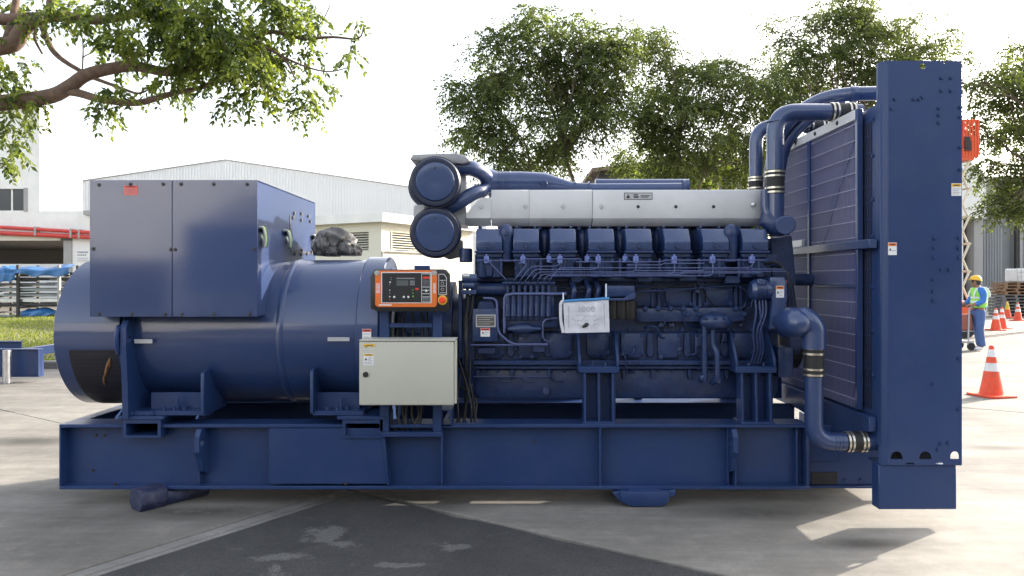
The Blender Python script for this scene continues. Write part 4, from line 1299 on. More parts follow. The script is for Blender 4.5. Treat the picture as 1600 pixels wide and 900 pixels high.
sub(rad, 'radiator_base', lambda b: b.box(PX(1373, RY0 + .02) + .25, PX(1495, RY0 + .02) - .12, .3, RY1, .114, rz0 - .004), bevel=.006)
sub(rad, 'slot_shadow_box', lambda b: b.box(rx0 + .05, rx1 - .09, RY0 + .014, RY0 + .019, rz0 + .008, rz0 + .12), GRIDSHADE, bevel=0) if False else None
for px, py in ((1393, 170), (1436, 155), (1441, 152), (1471, 122), (1486, 122), (1471, 142), (1486, 142), (1467, 169), (1467, 180), (1467, 192), (1500, 168), (1500, 183), (1500, 230), (1500, 265),
               (1398, 155), (1428, 155), (1460, 372), (1460, 387), (1460, 402), (1498, 372), (1498, 388), (1498, 403), (1471, 421), (1483, 421), (1458, 437), (1458, 455), (1458, 470), (1498, 560), (1458, 600), (1498, 640), (1470, 694), (1482, 692), (1466, 703)):
    bolt(rad, px, py, RY0)
sticker(rad, 1486.5, 286.5, 1502, 306, RY0, head=YELLOWP, lines=4, mark=False)
sticker(rad, 1387.5, 379, 1401, 398.5, RY0, head=ORANGE, lines=1)
# face towards the engine: fan guard
XG = 2.44
gz0, gz1 = .74, 2.78
gy0, gy1 = -.19, 1.5
m = MB()
m.box(XG + .018, XG + .03, gy0, gy1, gz0, gz1)
gd = m.build('fan_guard', GUARDP, gen, bevel=0)
ybar = PZ(383, -.2)
sub(gd, 'guard_trim', lambda b: b.box(XG - .02, XG + .02, gy0, gy1, gz1 - .0, gz1 + .07), SHIELD, bevel=.003)
sub(gd, 'guard_post', lambda b: b.box(XG - .022, XG + .02, gy0 - .03, gy0, gz0, gz1 + .07), BLUEG, bevel=.003)
sub(gd, 'guard_post', lambda b: b.box(XG - .02, XG + .01, .62, .66, gz0, gz1), BLUE, bevel=.003)
sub(gd, 'guard_rail', lambda b: b.box(XG - .035, XG + .02, RY0 + .03, gy1, ybar - .03, ybar + .03), BLUEG, bevel=.004)
sub(gd, 'lower_sheet', lambda b: b.box(XG + .006, XG + .016, gy0, .95, gz0, ybar - .03), paint('navy_sheet', (.030, .045, .15), .4), bevel=0)
sub(gd, 'lower_stay', lambda b: b.box(XG - .02, XG + .006, gy0, .5, ybar - .30, ybar - .27), BLUEG, bevel=.003)
sub(gd, 'trim_end', lambda b: b.box(XG - .03, XG + .02, .75, gy1, ybar + .031, ybar + .09), SHIELD, bevel=.003)
sub(gd, 'diagonal_band', lambda b: b.add([(XG + .008, gy0 + .02, gz1 - .05), (XG + .008, gy0 + .10, gz1 - .05), (XG + .008, .52, ybar + .03), (XG + .008, .42, ybar + .03),
                                          (XG + .016, gy0 + .02, gz1 - .05), (XG + .016, gy0 + .10, gz1 - .05), (XG + .016, .52, ybar + .03), (XG + .016, .42, ybar + .03)],
                                         [(0, 1, 2, 3), (4, 7, 6, 5), (0, 4, 5, 1), (1, 5, 6, 2), (2, 6, 7, 3), (3, 7, 4, 0)]), BLUE, bevel=0)  # diagonal band in darker blue across the upper guard
WIRE = paint('guard_wire', (.55, .55, .66), .35, metal=.2)
hm = MB().box(-.004, .003, gy0, gy1, -.0032, .0032).mesh('guard_wire', WIRE, smooth=0)
k = 0
z = gz0 + .06
while z < gz1:
    if abs(z - ybar) > .05:
        link('guard_wire', hm, gd, (XG, 0, z))
    z += .115
WIRED = paint('dark_guard_wire', (.17, .18, .30), .4)
vm = MB().box(-.0016, .0016, -.0016, .0016, gz0, gz1).mesh('guard_wire', WIRED, smooth=0)
for k in range(84):
    y = gy0 + .008 + (gy1 - gy0) * k / 84
    link('guard_wire', vm, gd, (XG - .006, y, 0))
for k in range(4):
    y = -.36 + .035 * k
    sub(rad, 'vent_slot', lambda b: b.box(rx0 - .004, rx0 - .001, y + .05, y + .064, .76, zc - .1), GRIDSHADE, bevel=0)
for k in range(17):
    sub(rad, 'slot_bar', lambda b: b.box(rx0 - .006, rx0 - .0045, -.31, -.19, .8 + .115 * k, .806 + .115 * k), BLUE, bevel=0)
for z in (2.75, 2.5, 2.2, 1.95, 1.6, 1.3, 1.0):
    link('bolt', hexbolt(.012, .01, 'x').mesh('bolt', BLUE), rad, (rx0 - .001, RY0 + .12, z))
for px, Y in ((0, .1), (0, .5), (0, .9)):
    link('bolt', BOLTX, gd, (XG - .02, Y, gz1 + .035))
# slanted apron under the guard
sub(rad, 'apron', lambda b: b.prism_x([(RY0 + .06, .72), (1.4, .72), (1.4, .6), (.2, .5), (RY0 + .06, .62)], XG - .02, XG + .03), BLUE, bevel=.003)

# ================================================================== things on and under the set
t = thing('support_block', GP(236, 800) + Vector((0, .1, 0)), 'dark blue angular block lying slantwise under the left end of the skid', 'block')
b = MB()
b.M = Matrix.Translation(Vector((-2.52, .09, .0625))) @ Matrix.Rotation(R(-38), 4, 'Z')
h_ = [(-.05, -.062), (.05, -.062), (.078, -.02), (.07, .04), (.035, .055), (-.04, .055), (-.075, .03), (-.08, -.03)]
b.prism(h_, -.08, .26)
DKBLUE = paint('dark_blue_paint', (.018, .026, .075), .5, var=.3, scale=9, bump=.4, bscale=20, dust=.25)
ob = b.build('block_body', DKBLUE, t, bevel=.01)
b = MB()
b.M = Matrix.Translation(Vector((-2.52, .09, .0625))) @ Matrix.Rotation(R(-38), 4, 'Z')
b.prism([(p[0] * 1.22, p[1] * 1.3 + .018) for p in h_], -.27, -.0805)
b.build('end_face', DKBLUE, t, bevel=.004)
t = thing('support_shoe', Vector((PX(1007, -.02), .12, 0)), 'blue cast steel shoe propping the skid below its second engine mount', 'block')
b = MB()
b.pprism([(968, 768), (1046, 768), (1046, 784), (1036, 792), (985, 792), (970, 784)], -.05, .4)
s_ = b.build('shoe_body', BLUE, t, bevel=.012, seg=2)
b = MB()
b.pprism([(957, 770), (972, 767), (974, 780), (970, 786)], -.03, .1)
b.build('ear', BLUE, t, bevel=.006)
b = MB()
b.pprism([(1044, 767), (1057, 766), (1055, 776), (1045, 778)], -.03, .1)
b.build('ear', BLUE, t, bevel=.006)
b = MB()
b.pprism([(985, 764.6), (1030, 764.6), (1034, 768), (980, 768)], -.03, .3)
b.build('pad', BLUE, t, bevel=.002)
# other hidden supports so that the skid does not float
for k, (x, y, lb) in enumerate(((-2.4, 1.0, 'timber block under the rear of the skid at the alternator end'), (.9, 1.0, 'timber block under the rear of the skid below the engine'))):
    tag(MB().box(x - .3, x + .3, y - .05, y + .15, 0.0, ZB - .001).build('timber_block', TIMBER, None, bevel=.006), lb, 'block')
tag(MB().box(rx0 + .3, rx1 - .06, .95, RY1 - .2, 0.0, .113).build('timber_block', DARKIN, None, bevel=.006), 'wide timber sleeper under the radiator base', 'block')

# document pouch hung on a blue string
t = thing('document_pouch', P(916, 520, -.06), 'clear white plastic document pouch hanging from a blue string on the engine', 'pouch')
nx, nz = 14, 10
b = MB()
cs = [(880, 472), (951, 467), (952.5, 519), (882.5, 520.5)]
vv = []
for j in range(nz + 1):
    for i in range(nx + 1):
        u, v = i / nx, j / nz
        ax = (cs[0][0] * (1 - u) + cs[1][0] * u) * (1 - v) + (cs[3][0] * (1 - u) + cs[2][0] * u) * v
        ay = (cs[0][1] * (1 - u) + cs[1][1] * u) * (1 - v) + (cs[3][1] * (1 - u) + cs[2][1] * u) * v
        Y = -.05 - .012 * math.sin(3.1 * u) - .006 * math.sin(9 * u + 4 * v) - .003 * math.sin(23 * u - 11 * v)
        vv.append(P(ax, ay, Y))
n0 = len(vv)
vv += [p + Vector((0, .008, 0)) for p in vv]
fs = []
for j in range(nz):
    for i in range(nx):
        a = j * (nx + 1) + i
        fs.append((a, a + 1, a + nx + 2, a + nx + 1))
        fs.append((n0 + a, n0 + a + nx + 1, n0 + a + nx + 2, n0 + a + 1))
rim = [i for i in range(nx + 1)] + [(j + 1) * (nx + 1) + nx for j in range(nz)] + [nz * (nx + 1) + i for i in range(nx - 1, -1, -1)] + [j * (nx + 1) for j in range(nz - 1, 0, -1)]
for i in range(len(rim)):
    a, c = rim[i], rim[(i + 1) % len(rim)]
    fs.append((a, a + n0, c + n0, c))
b.add(vv, fs)
b.build('sleeve', FILM, t, smooth=60)
BSTR = paint('blue_string', (.05, .22, .50), .5)
b = MB()
b.tube([P(881, 471, -.06), P(905, 469, -.062), P(930, 468, -.062), P(952, 466, -.06)], .010, 8)
b.build('top_binding', BSTR, t)
b = MB()
b.tube([P(880, 470, -.06), P(880, 458, .0)], .006, 6)
b.tube([P(947, 467, -.06), P(947, 444, .03)], .006, 6)
b.build('string', paint('pale_string', (.55, .6, .68), .5), t)
b = MB()
b.tube(fillet([P(880, 470, -.05), P(876, 474, -.045), P(876, 500, -.04), P(880, 520, -.045)], .05), .012, 8)
b.build('folded_edge', FILM, t)
# handwriting on the sheet inside: scribbled strokes that cannot be read, and the sketch of a frame
b = MB()
Yp = -.070


def stroke(pts, r=.0016): b.tube([P(a, c, Yp) for a, c in pts], r, 5)


stroke([(888, 478), (889, 512)])
stroke([(944, 474), (945, 514)])
for k, px in enumerate((905, 912, 919, 926)):
    if k == 0: stroke([(px - 2, 481), (px, 479), (px + 2, 481), (px - 2, 487), (px + 3, 487)])
    else: stroke([(px + 2.5 * math.cos(a), 483 + 4 * math.sin(a)) for a in np.linspace(0, 6.28, 9)])
rs = random.Random(3)
for py, a, c in ((493, 900, 930), (500, 894, 916), (507, 898, 915), (499, 928, 940), (506, 926, 938)):
    px = a
    while px < c:
        stroke([(px, py + rs.uniform(-2, 2)), (px + 1.5, py + rs.uniform(-3, 3)), (px + 2.5, py + rs.uniform(-2, 2))], .0013)
        px += 4
b.build('handwriting', GREYINK, t)
b = MB()
c = P(914.5, 508.5, Yp)
b.tube([c + Vector((-.022, 0, -.012)), c + Vector((-.006, -.002, -.004)), c + Vector((.008, -.004, .006)), c + Vector((.02, 0, .012))], [.008, .012, .015, .010], 8)
b.build('hole', BLACK, t)

# crumpled grey plastic sheet on top of the drum
t = thing('plastic_sheet', P(528, 402, .85), 'crumpled dark grey plastic sheet heaped on top of the alternator drum', 'sheet')


def crumple(name, c, sz, mat, seed, amp=.16, par=None):
    bm = bmesh.new()
    bmesh.ops.create_icosphere(bm, subdivisions=5, radius=1)
    rr = random.Random(seed)
    dirs = [(Vector((rr.gauss(0, 1), rr.gauss(0, 1), rr.gauss(0, 1))).normalized(), rr.uniform(1.2, 4), rr.uniform(0, 6)) for _ in range(14)]
    for v in bm.verts:
        p = v.co.copy()
        s = 0
        for d, f, ph in dirs:
            s += 1 - abs(math.sin(f * 2.2 * p.dot(d) + ph + 1.5 * math.sin(2 * p.dot(dirs[0][0]))))
        s = s / len(dirs) - .36
        v.co = Vector((p.x * sz[0], p.y * sz[1], p.z * sz[2])) * (1 + amp * 2.2 * s)
        if v.co.z < -sz[2] * .5: v.co.z = -sz[2] * .5 + (v.co.z + sz[2] * .5) * .1
        v.co += c - (wloc(par) if par else Vector((0, 0, 0)))
    me = bpy.data.meshes.new(name)
    bm.to_mesh(me)
    bm.free()
    me.materials.append(mat)
    me.shade_smooth()
    return link(name, me, par)


crumple('sheet_fold', P(524, 384, .95), (.17, .24, .155), BAG, 3, .3, t)
crumple('sheet_fold', P(506, 389, .80), (.09, .16, .11), BAG, 5, .26, t)
crumple('sheet_fold', P(546, 392, .85), (.10, .18, .08), BAG, 8, .34, t)
crumple('sheet_fold', P(519, 395, .75), (.07, .1, .06), BAG, 11, .34, t)
# ================================================================== foliage and trees
def leaf_mesh(name, o, d, L, W, tone, mat):
    """o, d: (n,3) bases and directions; one bent diamond leaf each."""
    n = len(o)
    d = d / np.linalg.norm(d, axis=1, keepdims=True)
    rnd = RNG.normal(size=(n, 3))
    s = np.cross(d, rnd)
    s /= np.linalg.norm(s, axis=1, keepdims=True) + 1e-9
    L = np.asarray(L).reshape(-1, 1) * np.ones((n, 1))
    W = np.asarray(W).reshape(-1, 1) * np.ones((n, 1))
    m_ = o + d * L * .45
    nrm = np.cross(d, s)
    v = np.empty((n, 4, 3))
    v[:, 0] = o
    v[:, 1] = m_ + s * W * .5 + nrm * W * .15
    v[:, 2] = o + d * L - np.array([0, 0, 1]) * L * .12
    v[:, 3] = m_ - s * W * .5 + nrm * W * .15
    me = bpy.data.meshes.new(name)
    me.vertices.add(4 * n)
    me.vertices.foreach_set('co', v.reshape(-1).astype(np.float32))
    me.loops.add(4 * n)
    me.loops.foreach_set('vertex_index', np.arange(4 * n, dtype=np.int32))
    me.polygons.add(n)
    me.polygons.foreach_set('loop_start', np.arange(0, 4 * n, 4, dtype=np.int32))
    me.polygons.foreach_set('loop_total', np.full(n, 4, dtype=np.int32))
    at = me.attributes.new('tone', 'FLOAT', 'FACE')
    at.data.foreach_set('value', np.clip(tone, 0, 1).astype(np.float32))
    me.update(calc_edges=True)
    me.materials.append(mat)
    return me


def sprays(blobs, n_sprays, K, leaf, spray_len, droop=.35, shell=.45):
    """blobs: list of (centre, radius_xyz, weight) -> leaf bases, directions, tones."""
    w_ = np.array([b[2] for b in blobs], float)
    w_ /= w_.sum()
    idx = RNG.choice(len(blobs), n_sprays, p=w_)
    C_ = np.array([b[0] for b in blobs], float)[idx]
    Rr = np.array([b[1] for b in blobs], float)[idx]
    # each blob is a group of flat leafy layers with gaps between them
    S = 13
    su = RNG.normal(size=(len(blobs), S, 3))
    su /= np.linalg.norm(su, axis=2, keepdims=True)
    su *= (RNG.random((len(blobs), S, 1)) ** .4)
    ss = RNG.uniform(.18, .42, size=(len(blobs), S, 1)) * np.array([1, 1, .55])
    j = RNG.integers(0, S, n_sprays)
    u = RNG.normal(size=(n_sprays, 3))
    u /= np.linalg.norm(u, axis=1, keepdims=True)
    rad = RNG.random(n_sprays) ** shell
    o = C_ + Rr * (su[idx, j] * .85 + u * rad[:, None] * ss[idx, j])
    u = su[idx, j] * .6 + u * .7
    u /= np.linalg.norm(u, axis=1, keepdims=True)
    d = u * np.array([1, 1, .35]) + RNG.normal(size=(n_sprays, 3)) * .5
    d[:, 2] -= droop
    d /= np.linalg.norm(d, axis=1, keepdims=True)
    side = np.cross(d, np.array([0, 0, 1.0]) + RNG.normal(size=(n_sprays, 3)) * .3)
    side /= np.linalg.norm(side, axis=1, keepdims=True) + 1e-9
    tone0 = RNG.random(n_sprays) * .75 + .12 * RNG.normal(size=n_sprays)
    O, D, T = [], [], []
    for k in range(K):
        t = (k // 2 + .6) / (K / 2)
        sg = 1 if k % 2 else -1
        O.append(o + d * spray_len * t - np.array([0, 0, 1]) * spray_len * .35 * t * t)
        dd = d * .55 + side * sg * .8 * (1.1 - .5 * t) + RNG.normal(size=o.shape) * .22
        dd[:, 2] -= .28
        D.append(dd)
        T.append(tone0 + RNG.normal(size=n_sprays) * .13)
    return np.concatenate(O), np.concatenate(D), np.concatenate(T)


def px_blobs(lst, Y, depth=1.0, flat=.75):
    out = []
    for it in lst:
        px, py, r = it[:3]
        dy = it[3] if len(it) > 3 else random.uniform(-1, 1) * depth
        k = (Y + dy - CY) / F
        out.append((P(px, py, Y + dy), (r * k * 1.1, r * k * 1.1, r * k * flat * 1.1), r * r))
    return out


def limb_path(a, c, bend, n=7):
    a, c = Vector(a), Vector(c)
    off = Vector((random.uniform(-1, 1), random.uniform(-1, 1), random.uniform(0, 1))) * bend * (c - a).length
    return [a.lerp(c, t / n) + off * math.sin(math.pi * t / n) + Vector((random.uniform(-1, 1), random.uniform(-1, 1), 0)) * bend * .12 * (c - a).length for t in range(n + 1)]


def tree(name, label, base, fork, blobs, n_sprays, leaf, spray_len, mat=LEAF, bark=BARKG, r0=.16, K=12, trunks=1, group='trees behind the generating set', shell=.45):
    t = thing(name, base, label, 'tree', group)
    base = Vector(base)
    tb = MB()
    heads = []
    for k in range(trunks):
        b0 = base + Vector((random.uniform(-.5, .5), random.uniform(-.3, .3), 0)) * (k > 0)
        f = Vector(fork) + Vector(((k - (trunks - 1) / 2) * 1.1, random.uniform(-.5, .5), random.uniform(-.5, .8))) * (trunks > 1)
        p = limb_path(b0, f, .06)
        tb.tube(p, [r0 * (1 - .55 * i / (len(p) - 1)) * (1.25 if i == 0 else 1) for i in range(len(p))], 10)
        heads.append((f, r0 * .45))
    tb.build('trunk', bark, t, smooth=60)
    for i, (c, rr, wt) in enumerate(blobs):
        f, r = min(heads, key=lambda h: (h[0] - c).length)
        p = limb_path(f, c, .14)
        lb = MB()
        lb.tube(p, [max(.012, r * (1 - .85 * i / (len(p) - 1))) for i in range(len(p))], 7)
        for q in range(5):
            s0 = p[random.randint(3, len(p) - 1)]
            e = Vector(c) + Vector((random.gauss(0, .6) * rr[0], random.gauss(0, .6) * rr[1], random.gauss(0, .6) * rr[2]))
            pp = limb_path(s0, e, .12, 4)
            lb.tube(pp, [max(.008, r * .3 * (1 - .8 * j / 4)) for j in range(5)], 5)
        lb.build('limb', bark, t, smooth=60)
    O, D, T = sprays(blobs, n_sprays, K, leaf, spray_len, shell=shell)
    O = O - np.array(base)
    me = leaf_mesh('crown', O, D, leaf * (.7 + .6 * RNG.random(len(O))), leaf * .42, T, mat)
    link('crown', me, t)
    return t


YT = 20.0
tree('broad_tree', 'tall feathery tree behind the silver heat shield, leftmost of the row', (PX(905, YT), YT, 0), P(905, 270, YT),
     px_blobs([(790, 100, 70), (757, 160, 58), (845, 140, 70), (727, 145, 34), (840, 55, 40), (885, 205, 62), (800, 225, 52), (925, 110, 66), (955, 65, 36), (728, 200, 34), (770, 60, 26),
               (905, 60, 38), (860, 90, 45), (775, 265, 30), (850, 250, 44), (715, 215, 22), (940, 170, 50), (960, 110, 40), (820, 40, 26), (845, 22, 26), (930, 62, 30), (985, 48, 26), (905, 35, 22)], YT, 1.6),
     3800, .135, .62, trunks=4, r0=.11, shell=.45)
YT = 22.0
tree('spreading_tree', 'spreading olive green tree in the middle of the row, left of the tall coolant pipes', (PX(1055, YT), YT, 0), P(1055, 275, YT),
     px_blobs([(1015, 75, 40), (1045, 125, 58), (1098, 115, 46), (1075, 190, 66), (1150, 150, 48), (1195, 160, 40), (1005, 235, 48), (1125, 225, 50), (1050, 245, 50), (1000, 185, 36), (1170, 210, 40),
               (1035, 60, 26), (1120, 105, 30), (1090, 145, 44), (1030, 190, 50), (1215, 185, 26), (1180, 130, 34), (1140, 110, 30), (1205, 215, 36), (1165, 250, 40)], YT, 1.6),
     3400, .135, .62, trunks=3, r0=.10, shell=.45)
YT = 24.0
tree('airy_tree', 'tall airy tree rising behind the top of the radiator', (PX(1335, YT), YT, 0), P(1330, 220, YT),
     px_blobs([(1330, 60, 62), (1265, 75, 44), (1395, 60, 48), (1280, 115, 42), (1445, 75, 30), (1200, 32, 20), (1350, 110, 62), (1430, 35, 26), (1340, 8, 40), (1225, 55, 22), (1310, 30, 40),
               (1240, 130, 40), (1255, 35, 18), (1475, 60, 18), (1400, 110, 40), (1350, -30, 34), (1495, 50, 12), (1290, 150, 44), (1340, 165, 50), (1245, 95, 34), (1420, 95, 44), (1480, 95, 26), (1215, 85, 34), (1200, 125, 30), (1235, 165, 28), (1290, 20, 24), (1370, 40, 40)], YT, 1.6),
     3400, .135, .62, trunks=2, r0=.11, shell=.45)
YT = 19.0
tree('leafy_tree', 'leafy tree at the right edge hanging over the grey warehouse front', (PX(1640, YT), YT, 0), P(1640, 250, YT),
     px_blobs([(1570, 150, 50), (1600, 215, 56), (1535, 200, 26), (1612, 110, 50), (1580, 285, 36), (1560, 320, 22), (1630, 290, 50), (1550, 255, 30), (1655, 160, 70), (1590, 330, 22), (1530, 130, 22), (1555, 110, 24), (1590, 75, 24), (1690, 220, 70)], YT, 1.4),
     2700, .135, .6, mat=LEAF, trunks=2, r0=.13)
YT = 25.0
t = thing('hedge', (PX(1085, YT), YT, 0), 'dense dark green shrubbery below the trees, left of the radiator pipes', 'hedge')
bl_ = px_blobs([(1000 + 24 * k, 282 - 14 * ((k * 7) % 3), 30) for k in range(9)] + [(960 + 34 * k, 340, 40) for k in range(9)] + [(960 + 34 * k, 410, 40) for k in range(9)], YT, .6)
O, D, T = sprays(bl_, 2600, 12, .14, .4)
link('foliage', leaf_mesh('foliage', O - np.array(t.location), D, .16, .07, T, LEAFB), t)
b = MB()
for k in range(9):
    p = P(960 + 30 * k, 300, YT)
    b.tube([(p.x, YT, 0), (p.x + .2, YT, p.z * .5), p], [.05, .04, .02], 6)
    b.build('stem', BARKG, t)
    b = MB()

# ---- the near tree whose branches reach in at the top left
YN = 4.6
t = thing('overhanging_tree', (-9.4, YN, 0), 'large tree whose reddish branches hang into the picture above the alternator', 'tree')
MB().tube([(-9.4, YN, 0), (-9.3, YN, 1.4), (-9.1, YN, 2.6), (-8.7, YN, 3.4)], [.34, .26, .23, .2], 14).build('trunk', BARK, t, smooth=60)


def limb(pts, ra, rb, name='limb'):
    p = [P(a, c, YN + (e[0] if e else 0)) for a, c, *e in pts]
    # Catmull-Rom through the points
    q = []
    for i in range(len(p) - 1):
        p0, p1, p2, p3 = p[max(0, i - 1)], p[i], p[i + 1], p[min(len(p) - 1, i + 2)]
        for k in range(4):
            u = k / 4
            q.append(.5 * ((2 * p1) + (p2 - p0) * u + (2 * p0 - 5 * p1 + 4 * p2 - p3) * u * u + (3 * p1 - p0 - 3 * p2 + p3) * u ** 3))
    q.append(p[-1])
    k = 10 / F
    n = len(q) - 1
    MB().tube(q, [(ra + (rb - ra) * i / n) * k for i in range(n + 1)], 9).build(name, BARK, t, smooth=60)


limb([(-215, 235), (-120, 185), (-40, 166), (20, 159), (80, 150), (110, 134), (135, 117), (180, 106), (215, 104), (255, 112), (290, 110), (330, 100), (370, 80), (410, 66)], 15, 4)
limb([(100, 142), (125, 146), (160, 156), (210, 161), (240, 155), (270, 146), (310, 138), (350, 125), (400, 133), (440, 140)], 7, 2)
limb([(-200, 200), (-100, 120), (-20, 78), (20, 68), (34, 48), (55, 32), (85, 25), (130, 30), (170, 30), (230, 20), (300, 18)], 17, 4)
limb([(-60, 20), (0, 30), (40, 28), (62, 27)], 10, 8)
limb([(8, 72), (16, 45), (22, 20), (27, -10)], 7, 5)
limb([(76, 26), (78, 8), (80, -20)], 6, 5)
limb([(66, 42), (80, 75), (100, 95), (135, 116)], 5, 3)
limb([(58, 44), (54, 60), (66, 84)], 3, 1.5)
limb([(203, 105), (198, 92), (190, 82)], 7, 5)
limb([(200, 98), (222, 84), (245, 78), (280, 82)], 3, 1.5)
limb([(146, 122), (190, 138), (215, 146), (232, 140)], 3, 1.2)
limb([(255, 112), (300, 92), (340, 84), (390, 70), (440, 88), (462, 125)], 5, 1.2)
limb([(370, 80), (420, 50), (470, 60), (520, 58), (560, 60), (568, 40)], 4, .8)
limb([(470, 60), (500, 38), (516, 8)], 1.5, .7)
limb([(440, 88), (480, 105), (515, 112), (548, 104)], 2, .7)
limb([(128, 118), (130, 80), (128, 55), (122, 30)], 1.2, .8)
limb([(128, 90), (145, 80), (155, 66)], 1, .6)
BL = [(250, 25, 62), (175, 15, 48), (330, 50, 66), (410, 60, 62), (455, 30, 48), (300, 80, 46), (440, 105, 36), (380, 95, 50), (130, 12, 30), (230, 65, 46), (165, 55, 22), (350, 10, 60), (435, -5, 50), (270, -10, 60),
      (180, 85, 24), (20, 95, 22), (10, 120, 18), (15, 150, 22), (60, 155, 24), (20, 190, 30), (62, 214, 17), (8, 228, 18), (-10, 255, 22), (60, 20, 26), (18, 14, 26), (95, 8, 26),
      (465, 140, 28), (452, 168, 18), (485, 170, 16), (400, 140, 28), (370, 155, 18), (180, 150, 26), (155, 170, 14), (215, 172, 10), (270, 112, 26), (290, 160, 14), (285, 142, 16), (480, 75, 22), (500, 120, 16),
      (548, 88, 16), (536, 133, 11), (559, 36, 9), (250, 130, 18), (330, 110, 34), (490, 20, 16), (-60, 100, 60), (-90, 20, 80)]
bl_ = px_blobs(BL, YN, .5, .8)
O, D, T = sprays(bl_, 1350, 12, .1, .26, droop=.7, shell=.55)
link('crown', leaf_mesh('crown', O - np.array(t.location), D, .080 * (.7 + .7 * RNG.random(len(O))), .045, T, LEAFB), t)

# ================================================================== buildings on the left
YW = 34.6
K = (YW - CY) / F
wb = thing('white_building', P(20, 486, YW), 'white two storey building with red pipes and an open drive-through below', 'building')
b = MB()
zs = PZ(371, YW)
zt_ = PZ(170, YW)
zw0, zw1 = PZ(329, YW), PZ(295, YW)
xw1 = PX(38, YW)
xw0 = PX(-30, YW)
xe = PX(255, YW)
xl = PX(-420, YW)
xu = PX(62, YW)
b.box(xl, xe, YW, YW + .3, zs, zw0)
upper = b.build('wall', WALLW, wb, smooth=0)
for a, c, z0_, z1_ in ((xl, xw0, zw0 + .002, zw1), (xw1, xu, zw0 + .002, zw1), (xl, xu, zw1 + .002, zt_)):
    MB().box(a, c, YW, YW + .3, z0_, z1_).build('wall', WALLW, wb, smooth=0)
MB().box(xu - .3, xu, YW + .302, YW + 4, zw0 + .002, zt_).build('wall', WALLW, wb, smooth=0)
MB().box(xe - .3, xe, YW + .302, YW + 4, 0, zw0).build('wall', WALLW, wb, smooth=0)
MB().box(PX(113, YW), xe - .31, YW, YW + .3, -.02, zs - .002).build('wall', WALLW, wb, smooth=0)
MB().box(xl, xu, YW - .25, YW + 4, zt_ + .002, zt_ + .3).build('roof', WALLW, wb, smooth=0)
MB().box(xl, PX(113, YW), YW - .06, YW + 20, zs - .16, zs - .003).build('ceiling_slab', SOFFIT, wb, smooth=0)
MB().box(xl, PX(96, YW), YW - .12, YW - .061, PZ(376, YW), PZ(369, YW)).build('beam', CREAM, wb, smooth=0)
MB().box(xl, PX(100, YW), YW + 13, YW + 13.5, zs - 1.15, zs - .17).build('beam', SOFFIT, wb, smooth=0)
MB().box(PX(100, YW), PX(113, YW) - .01, YW - .05, YW + .5, -.02, zs - .17).build('column', GREYCOL, wb, smooth=0)
MB().box(PX(-180, YW), PX(-165, YW), YW - .05, YW + .5, -.02, zs - .17).build('column', GREYCOL, wb, smooth=0)
MB().box(xl - 5, PX(113, YW), YW + 26, YW + 26.4, -.02, 6).build('far_wall', WALLW, wb, smooth=0)
fr = MB()
for a in (xw0, PX(-8, YW), PX(15.5, YW), xw1 - .08):
    fr.box(a, a + .09, YW + .10, YW + .16, zw0 + .003, zw1)
wf = fr.build('window', WALLW, wb, smooth=0)
ws = [xw0, PX(-8, YW), PX(15.5, YW), xw1 - .08]
for i in range(3):
    MB().box(ws[i] + .092, ws[i + 1] - .002, YW + .12, YW + .14, zw0 + .004, zw1 - .002).build('pane', GLASSD, wf, smooth=0)
MB().box(xw1 - .01, xw1 + .18, YW - .05, YW - .002, zw0 - .05, zw1 + .05).build('window_reveal', GREYCOL, wb, smooth=0)
for ya, yb, r in ((355, 363, .10), (364, 370.5, .12)):
    MB().tube([P(-300, ya - 14, YW - .3), P(0, ya, YW - .3), P(138, yb, YW - .3), P(240, yb + 4, YW - .3)], r, 10).build('red_pipe', PIPER, wb)
for px, py in ((62, 358), (117, 361), (130, 362), (-60, 352)):
    MB().box(PX(px, YW) - .05, PX(px, YW) + .05, YW - .42, YW - .002, PZ(py + 11, YW), PZ(py - 3, YW)).build('pipe_bracket', GREYCOL, wb, smooth=0)
b = MB()
b.mat(0).pbox(120, 391, 150, 408, YW - .05, YW - .002)
for k, (py, a, c) in enumerate(((394, 121, 138), (398.5, 121, 136), (403, 121, 138), (406, 121, 138))):
    if k < 2:
        for q in range(9 if k == 0 else 5):
            w2 = 1.2 if k == 0 else 1.6
            b.mat(1).pbox(a + q * (c - a) / (9 if k == 0 else 5), py - 1.2, a + q * (c - a) / (9 if k == 0 else 5) + w2, py + 1.2, YW - .06, YW - .049)
    else:
        b.mat(1).pbox(a, py, c, py + .7, YW - .06, YW - .049)
b.build('wall_sign', [WHITE, GREYINK], wb, smooth=0)
MB().pbox(130, 329, 141, 336, YW - .35, YW - .002).build('wall_lamp', GREYCOL, wb, smooth=0)

# gable warehouse far behind
YG = 56.0
gw = thing('gable_warehouse', P(420, 472, YG), 'wide white warehouse with ribbed cladding and a low gable', 'building')
gp = [(100, 475), (100, 287), (352, 250), (760, 310), (760, 475)]
MB().pprism(gp, YG, YG + 30).build('wall', CLAD, gw, smooth=0)
ed = MB()
ed.tube([P(98, 287, YG - .1), P(352, 249.6, YG - .1), P(762, 310, YG - .1)], .055, 6)
ed.build('verge_trim', GREYCOL, gw)
b = MB()
px = 104
while px < 758:
    top = 287 - (px - 100) * 37 / 252 if px < 352 else 250 + (px - 352) * 60 / 408
    b.pbox(px, top + 1.2, px + 1.3, 470, YG - .07, YG - .002)
    px += 4.6
b.build('cladding_rib', CLAD, gw, smooth=0, kind='stuff')

